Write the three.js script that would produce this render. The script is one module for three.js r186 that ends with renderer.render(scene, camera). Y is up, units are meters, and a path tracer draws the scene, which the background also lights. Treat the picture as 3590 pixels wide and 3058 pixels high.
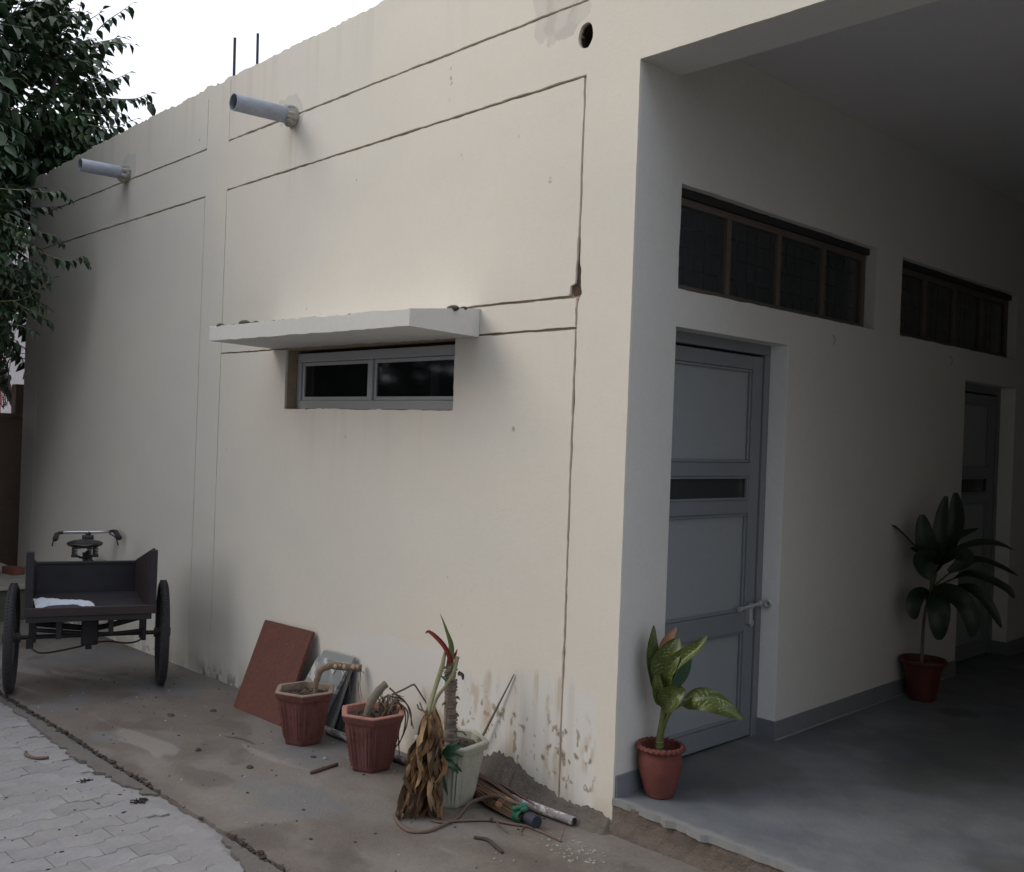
import * as THREE from 'three';
import { mergeGeometries, toCreasedNormals } from 'three/addons/utils/BufferGeometryUtils.js';
import { RoundedBoxGeometry } from 'three/addons/geometries/RoundedBoxGeometry.js';

// ------------------------------------------------------------------ camera, sky, sun, exposure
const scene = new THREE.Scene();
const camera = new THREE.PerspectiveCamera(47.43, 1024 / 872, 0.05, 400);
camera.rotation.order = 'YXZ';
camera.position.set(2.85285, 1.6, 3.4147);
camera.rotation.set(THREE.MathUtils.degToRad(-0.055), THREE.MathUtils.degToRad(46.4444), THREE.MathUtils.degToRad(2.1385));
const renderer = new THREE.WebGLRenderer({ antialias: true });
renderer.toneMapping = THREE.LinearToneMapping;
renderer.toneMappingExposure = 1.08;
renderer.shadowMap.enabled = true;
renderer.shadowMap.type = THREE.PCFSoftShadowMap;
const SUN_DIR = new THREE.Vector3(-0.6, 0.53, 0.6).normalize();
{ // overcast evening sky: even white-blue vault, a little warmer and brighter towards the veiled sun
  const w = 256, h = 128, data = new Float32Array(w * h * 4), d = new THREE.Vector3();
  for (let j = 0; j < h; j++) for (let i = 0; i < w; i++) {
    const el = ((j + 0.5) / h - 0.5) * Math.PI, az = ((i + 0.5) / w) * 2 * Math.PI - Math.PI;
    d.set(Math.cos(el) * Math.cos(az), Math.sin(el), Math.cos(el) * Math.sin(az));
    const k = Math.max(0, d.dot(SUN_DIR)), up = Math.max(0, d.y);
    const L = 0.95 + 0.10 * up + 0.35 * k * k, o = (j * w + i) * 4;
    data[o] = L * (1.0 + 0.05 * k); data[o + 1] = L * 1.07; data[o + 2] = L * (1.22 - 0.08 * k); data[o + 3] = 1;
    if (d.y < 0) { data[o] = 0.2; data[o + 1] = 0.2; data[o + 2] = 0.2; }
  }
  const sky = new THREE.DataTexture(data, w, h, THREE.RGBAFormat, THREE.FloatType);
  sky.mapping = THREE.EquirectangularReflectionMapping; sky.magFilter = THREE.LinearFilter; sky.minFilter = THREE.LinearFilter;
  sky.needsUpdate = true;
  scene.background = sky; scene.environment = sky; 
}
const sun = new THREE.DirectionalLight(new THREE.Color(1.0, 0.9, 0.76), 1.35);
sun.position.copy(SUN_DIR).multiplyScalar(30).add(new THREE.Vector3(-2, 0, 0)); sun.target.position.set(-2, 0, 0);
sun.castShadow = true; sun.shadow.radius = 72; sun.shadow.mapSize.set(2048, 2048);
Object.assign(sun.shadow.camera, { left: -14, right: 14, top: 14, bottom: -14, near: 1, far: 80 });
scene.add(sun, sun.target);

// ------------------------------------------------------------------ small helpers
function rngOf(seed) { let a = seed >>> 0; return () => { a = (a + 0x6D2B79F5) | 0; let t = Math.imul(a ^ (a >>> 15), 1 | a); t = (t + Math.imul(t ^ (t >>> 7), 61 | t)) ^ t; return ((t ^ (t >>> 14)) >>> 0) / 4294967296; }; }
function hash(x, y, s) { let h = Math.imul(x, 374761393) + Math.imul(y, 668265263) + Math.imul(s, 974634779); h = Math.imul(h ^ (h >>> 13), 1274126177); return ((h ^ (h >>> 16)) >>> 0) / 4294967296; }
function noise(x, y, s = 0) {
  const xi = Math.floor(x), yi = Math.floor(y), fx = x - xi, fy = y - yi, u = fx * fx * (3 - 2 * fx), v = fy * fy * (3 - 2 * fy);
  const a = hash(xi, yi, s), b = hash(xi + 1, yi, s), c = hash(xi, yi + 1, s), d = hash(xi + 1, yi + 1, s);
  return a + (b - a) * u + (c - a) * v + (a - b - c + d) * u * v;
}
function fbm(x, y, oct = 4, s = 0) { let r = 0, a = 0.5, n = 0; for (let i = 0; i < oct; i++) { r += a * noise(x, y, s + i * 17); n += a; a *= 0.5; x *= 2.03; y *= 2.03; } return r / n; }
const sm = (a, b, x) => { const t = Math.min(1, Math.max(0, (x - a) / (b - a))); return t * t * (3 - 2 * t); };
const mixc = (a, b, t) => [a[0] + (b[0] - a[0]) * t, a[1] + (b[1] - a[1]) * t, a[2] + (b[2] - a[2]) * t];
const enc = (c) => { c = Math.min(1, Math.max(0, c)); return 255 * (c <= 0.0031308 ? 12.92 * c : 1.055 * Math.pow(c, 1 / 2.4) - 0.055); };
function colorTex(w, h, fn, repeat = true) { // fn(u, v) gives linear rgb
  const d = new Uint8Array(w * h * 4);
  for (let j = 0; j < h; j++) for (let i = 0; i < w; i++) { const c = fn((i + 0.5) / w, (j + 0.5) / h), o = (j * w + i) * 4; d[o] = enc(c[0]); d[o + 1] = enc(c[1]); d[o + 2] = enc(c[2]); d[o + 3] = 255; }
  const t = new THREE.DataTexture(d, w, h); t.colorSpace = THREE.SRGBColorSpace; t.magFilter = THREE.LinearFilter; t.minFilter = THREE.LinearFilter;
  t.wrapS = t.wrapT = repeat ? THREE.RepeatWrapping : THREE.ClampToEdgeWrapping; t.needsUpdate = true; return t;
}
function grayTex(w, h, fn) {
  const d = new Uint8Array(w * h * 4);
  for (let j = 0; j < h; j++) for (let i = 0; i < w; i++) { const c = Math.min(255, Math.max(0, 255 * fn((i + 0.5) / w, (j + 0.5) / h))), o = (j * w + i) * 4; d[o] = d[o + 1] = d[o + 2] = c; d[o + 3] = 255; }
  const t = new THREE.DataTexture(d, w, h); t.magFilter = THREE.LinearFilter; t.minFilter = THREE.LinearFilter; t.wrapS = t.wrapT = THREE.RepeatWrapping; t.needsUpdate = true; return t;
}
// noise that tiles with period p (in lattice cells)
function tnoise(x, y, p, s) {
  const xi = Math.floor(x), yi = Math.floor(y), fx = x - xi, fy = y - yi, u = fx * fx * (3 - 2 * fx), v = fy * fy * (3 - 2 * fy), m = (k) => ((k % p) + p) % p;
  const a = hash(m(xi), m(yi), s), b = hash(m(xi + 1), m(yi), s), c = hash(m(xi), m(yi + 1), s), d = hash(m(xi + 1), m(yi + 1), s);
  return a + (b - a) * u + (c - a) * v + (a - b - c + d) * u * v;
}
function tfbm(u, v, p, oct, s) { let r = 0, a = 0.5, n = 0; for (let i = 0; i < oct; i++) { r += a * tnoise(u * p, v * p, p, s + i * 13); n += a; a *= 0.55; p *= 2; } return r / n; }

function plain(g) { // position, normal, uv; non-indexed
  if (g.index) g = g.toNonIndexed();
  for (const k of Object.keys(g.attributes)) if (!['position', 'normal', 'uv'].includes(k)) g.deleteAttribute(k);
  if (!g.attributes.normal) g.computeVertexNormals();
  if (!g.attributes.uv) g.setAttribute('uv', new THREE.Float32BufferAttribute(new Float32Array(g.attributes.position.count * 2), 2));
  g.morphAttributes = {}; return g;
}
function uvBox(g) { // uv in metres, by the side each face is turned to
  g = plain(g); const p = g.attributes.position, uv = g.attributes.uv, a = new THREE.Vector3(), b = new THREE.Vector3(), c = new THREE.Vector3();
  for (let i = 0; i < p.count; i += 3) {
    a.fromBufferAttribute(p, i); b.fromBufferAttribute(p, i + 1); c.fromBufferAttribute(p, i + 2);
    const n = b.clone().sub(a).cross(c.clone().sub(a)), x = Math.abs(n.x), y = Math.abs(n.y), z = Math.abs(n.z);
    [a, b, c].forEach((q, k) => x >= y && x >= z ? uv.setXY(i + k, q.z, q.y) : y >= z ? uv.setXY(i + k, q.x, q.z) : uv.setXY(i + k, q.x, q.y));
  }
  return g;
}
function join(gs) { gs = (Array.isArray(gs) ? gs : [gs]).map(plain); return gs.length === 1 ? gs[0] : mergeGeometries(gs); }
const used = {};
function numbered(n) { used[n] = (used[n] || 0) + 1; return used[n] === 1 ? n : `${n}_${String(used[n] - 1).padStart(3, '0')}`; }
function part(parent, name, gs, m, label) {
  const o = new THREE.Mesh(gs.isBufferGeometry && gs.userData.shared ? gs : join(gs), m); o.name = numbered(name); o.castShadow = o.receiveShadow = true;
  if (label) o.userData.label = label;
  parent.add(o); return o;
}
function thing(name, label, category, pos = [0, 0, 0], turn = 0, group) {
  const o = new THREE.Group(); o.name = numbered(name); o.position.set(...pos); o.rotation.y = turn; o.userData = { label, category };
  if (group) o.userData.group = group;
  scene.add(o); return o;
}
function single(name, label, category, gs, m, pos = [0, 0, 0], turn = 0, group) {
  const o = part(scene, name, gs, m); o.position.set(...pos); o.rotation.y = turn; o.userData = { label, category };
  if (group) o.userData.group = group;
  return o;
}
function struct(name, gs, m, label) { const o = part(scene, name, gs, m); o.userData = { kind: 'structure' }; if (label) o.userData.label = label; return o; }
function sub(parent, name, pos = [0, 0, 0]) { const o = new THREE.Group(); o.name = numbered(name); o.position.set(...pos); parent.add(o); return o; }
const V = (x, y, z) => new THREE.Vector3(x, y, z);
function box(x0, x1, y0, y1, z0, z1, r = 0) {
  const w = x1 - x0, h = y1 - y0, d = z1 - z0;
  const g = r > 0 ? new RoundedBoxGeometry(w, h, d, 2, Math.min(r, w / 2.1, h / 2.1, d / 2.1)) : new THREE.BoxGeometry(w, h, d);
  g.translate((x0 + x1) / 2, (y0 + y1) / 2, (z0 + z1) / 2); return uvBox(g);
}
// tapered tube along points; radii at the points
function limb(pts, radii, seg = 8, step = 6, wob = 0, seed = 1) {
  const P = pts.map((p) => (p.isVector3 ? p : V(...p))), c = new THREE.CatmullRomCurve3(P, false, 'centripetal'), n = Math.max(2, (P.length - 1) * step), pos = [], uv = [], idx = [];
  const R = (t) => { if (!Array.isArray(radii)) return radii; const f = t * (radii.length - 1), i = Math.min(radii.length - 2, Math.floor(f)); return radii[i] + (radii[i + 1] - radii[i]) * (f - i); };
  let nrm = null; const len = c.getLength();
  for (let i = 0; i <= n; i++) {
    const t = i / n, p = c.getPoint(t), tg = c.getTangent(t).normalize();
    if (!nrm) { nrm = Math.abs(tg.y) < 0.9 ? V(0, 1, 0) : V(1, 0, 0); }
    nrm = nrm.clone().addScaledVector(tg, -nrm.dot(tg)).normalize(); const bi = tg.clone().cross(nrm);
    for (let k = 0; k <= seg; k++) {
      const a = (k / seg) * Math.PI * 2, r = R(t) * (1 + wob * (2 * noise(Math.cos(a) * 1.3 + 7, t * n * 0.8 + Math.sin(a) * 1.3, seed) - 1));
      const q = p.clone().addScaledVector(nrm, Math.cos(a) * r).addScaledVector(bi, Math.sin(a) * r); pos.push(q.x, q.y, q.z); uv.push(k / seg * 0.2, t * len);
    }
  }
  for (let i = 0; i < n; i++) for (let k = 0; k < seg; k++) { const a = i * (seg + 1) + k, b = a + seg + 1; idx.push(a, a + 1, b, b, a + 1, b + 1); }
  for (const [row, flip] of [[0, 1], [n, 0]]) { // caps
    const t = row / n, q = c.getPoint(t), ci = pos.length / 3; pos.push(q.x, q.y, q.z); uv.push(0, 0);
    for (let k = 0; k < seg; k++) { const a = row * (seg + 1) + k; flip ? idx.push(ci, a + 1, a) : idx.push(ci, a, a + 1); }
  }
  const g = new THREE.BufferGeometry(); g.setAttribute('position', new THREE.Float32BufferAttribute(pos, 3)); g.setAttribute('uv', new THREE.Float32BufferAttribute(uv, 2)); g.setIndex(idx); g.computeVertexNormals();
  return plain(g);
}
// a leaf blade along points: width w, folded by cup, facing `face`
function blade(pts, w, { face = [0, 0.3, 1], cup = 0.25, rows = 10, cols = 4, shape = (t) => Math.pow(Math.sin(Math.PI * Math.min(1, Math.pow(t, 0.8) * 0.97 + 0.015)), 0.8), wave = 0.06, seed = 1, twist = 0 } = {}) {
  const c = new THREE.CatmullRomCurve3(pts.map((p) => V(...p)), false, 'centripetal'), F = V(...face).normalize(), pos = [], uv = [], idx = [];
  for (let i = 0; i <= rows; i++) {
    const t = i / rows, p = c.getPoint(t), tg = c.getTangent(t).normalize(), side = tg.clone().cross(F); if (side.lengthSq() < 1e-4) side.set(1, 0, 0); side.normalize();
    const N = side.clone().cross(tg).normalize(); if (twist) { side.applyAxisAngle(tg, twist * t); N.applyAxisAngle(tg, twist * t); }
    const hw = (w / 2) * Math.max(0.02, shape(t));
    for (let k = 0; k <= cols; k++) {
      const s = (k / cols) * 2 - 1, off = hw * cup * Math.abs(s) * Math.abs(s) + w * wave * Math.abs(s) * (noise(t * 7 + s * 3, seed * 3.1, 5) - 0.5);
      const q = p.clone().addScaledVector(side, s * hw).addScaledVector(N, off); pos.push(q.x, q.y, q.z); uv.push(k / cols, t);
    }
  }
  for (let i = 0; i < rows; i++) for (let k = 0; k < cols; k++) { const a = i * (cols + 1) + k, b = a + cols + 1; idx.push(a, a + 1, b, b, a + 1, b + 1); }
  const g = new THREE.BufferGeometry(); g.setAttribute('position', new THREE.Float32BufferAttribute(pos, 3)); g.setAttribute('uv', new THREE.Float32BufferAttribute(uv, 2)); g.setIndex(idx); g.computeVertexNormals(); return plain(g);
}
// a polygon whose sides are broken up like hand-cut plaster; amp may be one number or one per side
function rough(pts, amp, step = 0.03, seed = 1) {
  const out = [];
  for (let i = 0; i < pts.length; i++) {
    const a = pts[i], b = pts[(i + 1) % pts.length], m = Array.isArray(amp) ? amp[i] : amp, L = Math.hypot(b[0] - a[0], b[1] - a[1]), n = m > 0 ? Math.max(1, Math.round(L / step)) : 1, nx = -(b[1] - a[1]) / L, ny = (b[0] - a[0]) / L;
    for (let k = 0; k < n; k++) {
      const t = k / n, s = t * L, e = k === 0 ? 0 : m * (1.3 * (noise(s * 6, i * 9.7, seed) - 0.5) + 1.3 * (noise(s * 27, i * 5.3, seed + 3) - 0.5) + (noise(s * 9, i * 3.1, seed + 8) > 0.8 ? 0.9 * (noise(s * 60, i, seed + 4) - 0.2) : 0));
      out.push(new THREE.Vector2(a[0] + (b[0] - a[0]) * t + nx * e, a[1] + (b[1] - a[1]) * t + ny * e));
    }
  }
  return out;
}
function slab(outline, holes, z0, z1) { // polygon in x, y, from z0 to z1
  const s = new THREE.Shape(outline); for (const h of holes) s.holes.push(new THREE.Path(h));
  const g = new THREE.ExtrudeGeometry(s, { depth: z1 - z0, bevelEnabled: false }); g.translate(0, 0, z0); return plain(g);
}
function sheet(outline, y0, y1, holes = []) { // polygon in x, z lying down, from y0 up to y1
  const s = new THREE.Shape(outline.map((p) => new THREE.Vector2(p.x, -p.y))); for (const h of holes) s.holes.push(new THREE.Path(h));
  const g = new THREE.ExtrudeGeometry(s, { depth: y1 - y0, bevelEnabled: false }); g.rotateX(-Math.PI / 2); g.translate(0, y0, 0); return plain(g);
}
const rects = (x0, x1, y0, y1) => [[x0, y0], [x1, y0], [x1, y1], [x0, y1]];

// ------------------------------------------------------------------ the lie of the ground: it falls gently to the left
const GA = -0.155, GB = 0.021;
const gy = (x) => GA + GB * Math.min(8, Math.max(-12, x));
function drape(g) { const p = g.attributes.position; for (let i = 0; i < p.count; i++) p.setY(i, p.getY(i) + gy(p.getX(i))); g.computeVertexNormals(); return g; }

// ------------------------------------------------------------------ materials
const mottle = colorTex(512, 512, (u, v) => { const n = tfbm(u, v, 4, 6, 3), f = tfbm(u, v, 64, 2, 9); const k = 0.62 + 0.5 * n + 0.14 * (f - 0.5); return [k, k, k]; });
const dirt = colorTex(512, 512, (u, v) => { const n = tfbm(u, v, 6, 5, 31), s = sm(0.52, 0.7, n), f = tfbm(u, v, 90, 2, 12); const k = 0.82 + 0.2 * (f - 0.5); return [k * (1 - 0.25 * s), k * (1 - 0.3 * s), k * (1 - 0.36 * s)]; });
const soft = colorTex(512, 512, (u, v) => { const n = tfbm(u, v, 3, 5, 43), f = tfbm(u, v, 80, 2, 19); const k = 0.86 + 0.09 * n + 0.05 * (f - 0.5); return [k, k * 1.002, k * 1.006]; });
const grain = grayTex(512, 512, (u, v) => 0.6 * tfbm(u, v, 24, 4, 5) + 0.4 * tfbm(u, v, 120, 2, 8));
const grainOf = (k) => { const t = grain.clone(); t.repeat.set(k, k); t.needsUpdate = true; return t; };
const grain1 = grainOf(1), grain4 = grainOf(4);
const mapOf = (t, k) => { const c = t.clone(); c.repeat.set(k, k); c.needsUpdate = true; return c; };
const mottle1 = mapOf(mottle, 1), mottle3 = mapOf(mottle, 3), soft1 = mapOf(soft, 0.7), dirt2 = mapOf(dirt, 2);
function mat(r, g, b, o = {}) { const m = new THREE.MeshStandardMaterial({ roughness: 0.85, ...o }); m.color.setRGB(r, g, b); return m; }

// the painted facade: one picture of paint, wear and stains in real metres (x -8.2..2.2, y -0.6..4.6)
const inPoly = (x, y, P) => { let c = false; for (let i = 0, j = P.length - 1; i < P.length; j = i++) if ((P[i][1] > y) !== (P[j][1] > y) && x < ((P[j][0] - P[i][0]) * (y - P[i][1])) / (P[j][1] - P[i][1]) + P[i][0]) c = !c; return c; };
const whiteA = [[-2.15, 0.361], [-1.9, 0.4], [-1.595, 0.432], [-1.217, 0.421], [-1.05, 0.392], [-1.09, 0.1], [-2.11, 0.02]];
const cementP = [[-0.78, 3.9], [-0.29, 3.75], [-0.316, 3.649], [-0.331, 3.573], [-0.438, 3.521], [-0.57, 3.501], [-0.691, 3.561], [-0.675, 3.641]];
const pipeP = [[-3.151, 3.784], [-2.915, 3.789], [-2.817, 3.637], [-2.864, 3.553], [-3.083, 3.616]];
const spots = [[-0.332, 0.207, 0.022], [-0.297, 0.225, 0.014], [-0.337, 0.121, 0.016], [-0.31, 0.115, 0.018], [-0.22, 0.138, 0.018], [-0.429, 0.077, 0.015], [-0.672, 0.2, 0.016], [-0.271, 0.092, 0.01], [-0.40, 0.13, 0.012], [-0.36, 0.02, 0.012], [-0.14, 0.13, 0.009]];
const rust = [[-0.87, 0.30, 0.03, 0.06], [-0.80, 0.345, 0.035, 0.03], [-0.66, 0.33, 0.018, 0.035], [-0.155, 0.16, 0.035, 0.09], [-0.41, 0.36, 0.025, 0.07], [-0.95, 0.24, 0.05, 0.1], [-0.83, 0.2, 0.04, 0.09], [-0.37, 0.05, 0.07, 0.1], [-1.25, 0.1, 0.15, 0.12]];
const specks = [[-1.329, 3.574, 0.012], [-1.323, 3.52, 0.016], [-1.317, 3.49, 0.012], [-1.33, 3.4, 0.009], [-0.767, 3.195, 0.007], [-0.768, 3.15, 0.008], [-0.768, 3.095, 0.01], [-0.535, 2.84, 0.02], [-1.21, 3.084, 0.007], [-2.186, 3.108, 0.01], [-2.2, 1.55, 0.013], [-0.73, 1.63, 0.02], [-1.2, 0.83, 0.01], [-1.0, 0.79, 0.01], [-0.75, 0.57, 0.008], [-1.07, 0.6, 0.008], [-2.7, 2.36, 0.012], [-4.3, 3.75, 0.015], [-3.7, 1.42, 0.01]];
const facadeTex = colorTex(2048, 1024, (u, v) => {
  const x = u * 10.4 - 8.2, y = v * 5.2 - 0.6;
  const big = fbm(x * 0.55, y * 0.55, 4, 2), mid = fbm(x * 2.2, y * 3.6, 4, 11), fine = fbm(x * 45, y * 18, 2, 23), st = fbm(x * 26, y * 1.3, 3, 41);
  let c = [0.735, 0.688, 0.608]; const tone = 1 + 0.09 * (big - 0.5) + 0.06 * (mid - 0.5) + 0.025 * (fine - 0.5);
  const cool = sm(0.42, 0.68, fbm(x * 0.9 + 3, y * 0.9, 3, 77));
  c = mixc(c, [0.69, 0.665, 0.605], cool * 0.6).map((k) => k * tone);
  const w = 0.05 * (fbm(x * 9, y * 9, 3, 61) - 0.5), jx = x + w * 1.4, jy = y + w * 1.4;
  if (inPoly(jx, jy, whiteA)) c = mixc(c, [0.73, 0.71, 0.67], sm(0.0, 0.25, y - 0.02 * x - 0.05) * 0.85);
  // whitewash flaked off near the foot of the wall
  const topB = 0.36 + 0.09 * sm(-1.05, -0.45, x) + 0.1 * (st - 0.5), inB = sm(-1.12, -1.0, jx) * (1 - sm(-0.13, -0.09, jx)) * (1 - sm(topB - 0.03, topB + 0.02, y));
  if (inB > 0) {
    let b = mixc([0.72, 0.70, 0.665], [0.66, 0.63, 0.58], sm(0.4, 0.7, st));
    b = mixc(b, [0.54, 0.45, 0.32], 0.6 * sm(0.6, 0.68, st) * sm(0.35, 0.6, fbm(x * 8, y * 5, 3, 5)));
    b = mixc(b, [0.33, 0.27, 0.19], 0.9 * sm(0.68, 0.73, fbm(x * 36, y * 22, 3, 91)) * (1 - sm(0.2, 0.36, y)));
    c = mixc(c, b, inB);
  }
  for (const [sx, sy, rx, ry] of rust) { const d = Math.hypot((jx - sx) / rx, (jy - sy) / ry); if (d < 1.3) c = mixc(c, [0.50, 0.36, 0.21], 0.5 * (1 - sm(0.5, 1.25, d)) * sm(0.35, 0.6, fbm(x * 30, y * 14, 3, 15))); }
  for (const [sx, sy, r] of spots) { const d = Math.hypot(jx - sx, (jy - sy) * 0.85) / r; if (d < 1.2) c = mixc(c, [0.19, 0.155, 0.10], 0.85 * (1 - sm(0.45, 1.15, d + 0.9 * (noise(x * 120, y * 120, 9) - 0.5)))); }
  for (const [sx, sy, r] of specks) { const d = Math.hypot((x - sx) * 1.5 + 0.004 * Math.sin(y * 300), y - sy) / r; if (d < 1.2) c = mixc(c, [0.30, 0.26, 0.22], 0.75 * (1 - sm(0.5, 1.1, d)) * sm(0.3, 0.5, noise(x * 160, y * 90, 6))); }
  if (inPoly(jx, jy + 0.06 * (st - 0.5), cementP)) c = mixc(c, [0.56, 0.53, 0.49], 0.55 + 0.45 * sm(0.45, 0.6, fbm(x * 14, y * 10, 3, 19)));
  if (inPoly(jx, jy, pipeP)) c = mixc(c, [0.55, 0.54, 0.51], 0.7);
  { const dx = jx + 5.62, dy = jy - 3.75; if (Math.hypot(dx * 0.8, dy) < 0.13) c = mixc(c, [0.52, 0.52, 0.5], 0.6); }
  // rain streaks under the parapet, the spouts and the window, and a few hairline cracks
  { const a = sm(4.12, 3.7, y) * 0 + sm(3.5, 4.1, y), r = sm(0.56, 0.74, fbm(x * 9, y * 0.35, 3, 141)); c = mixc(c, [0.50, 0.47, 0.42], 0.20 * a * r); const u2 = sm(1.0, 1.7, y) * (1 - sm(1.70, 1.72, y)) * sm(-2.95, -2.85, x) * (1 - sm(-1.25, -1.15, x)); c = mixc(c, [0.52, 0.47, 0.40], 0.12 * u2 * sm(0.5, 0.7, fbm(x * 14, y * 0.5, 3, 147)));
    for (const [px, py] of [[-2.95, 3.59], [-5.63, 3.65]]) c = mixc(c, [0.45, 0.43, 0.39], 0.35 * sm(0.09, 0.0, Math.abs(x - px + 0.02 * Math.sin(y * 9))) * sm(py - 0.7, py, y) * (1 - sm(py, py + 0.02, y)) * sm(0.35, 0.6, fbm(x * 30, y * 2, 2, 151)));
  }
  // damp and splashes along the foot of the wall
  const foot = y - gy(x), damp = (1 - sm(0.0, 0.16 + 0.14 * fbm(x * 3, 1, 3, 71), foot)); c = mixc(c, [0.40, 0.34, 0.24], 0.5 * damp * sm(0.25, 0.6, fbm(x * 11, y * 7, 4, 33)));
  const grime = (1 - sm(0.02, 0.12, foot)) * sm(0.5, 0.62, fbm(x * 24, y * 24, 3, 55)) * sm(-2.9, -3.4, x) * sm(0.42, 0.62, fbm(x * 2.3, 3, 3, 57)); c = mixc(c, [0.2, 0.2, 0.18], 0.75 * grime);
  return c;
}, false);
facadeTex.repeat.set(1 / 10.4, 1 / 5.2); facadeTex.offset.set(8.2 / 10.4, 0.6 / 5.2);
const scuff = colorTex(512, 512, (u, v) => { const n = tfbm(u, v, 5, 5, 131), f = tnoise(u * 128, v * 128, 128, 133), g = tnoise(u * 70, v * 70, 70, 137), d = sm(0.5, 0.72, n); let k = 0.55 + 0.5 * n; let c = [k, k, k * 1.04]; c = mixc(c, [0.95, 0.72, 0.6], 0.35 * d); if (f > 0.955 || g > 0.975) c = mixc(c, [1, 1, 1], 0.9); return c; });
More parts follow.
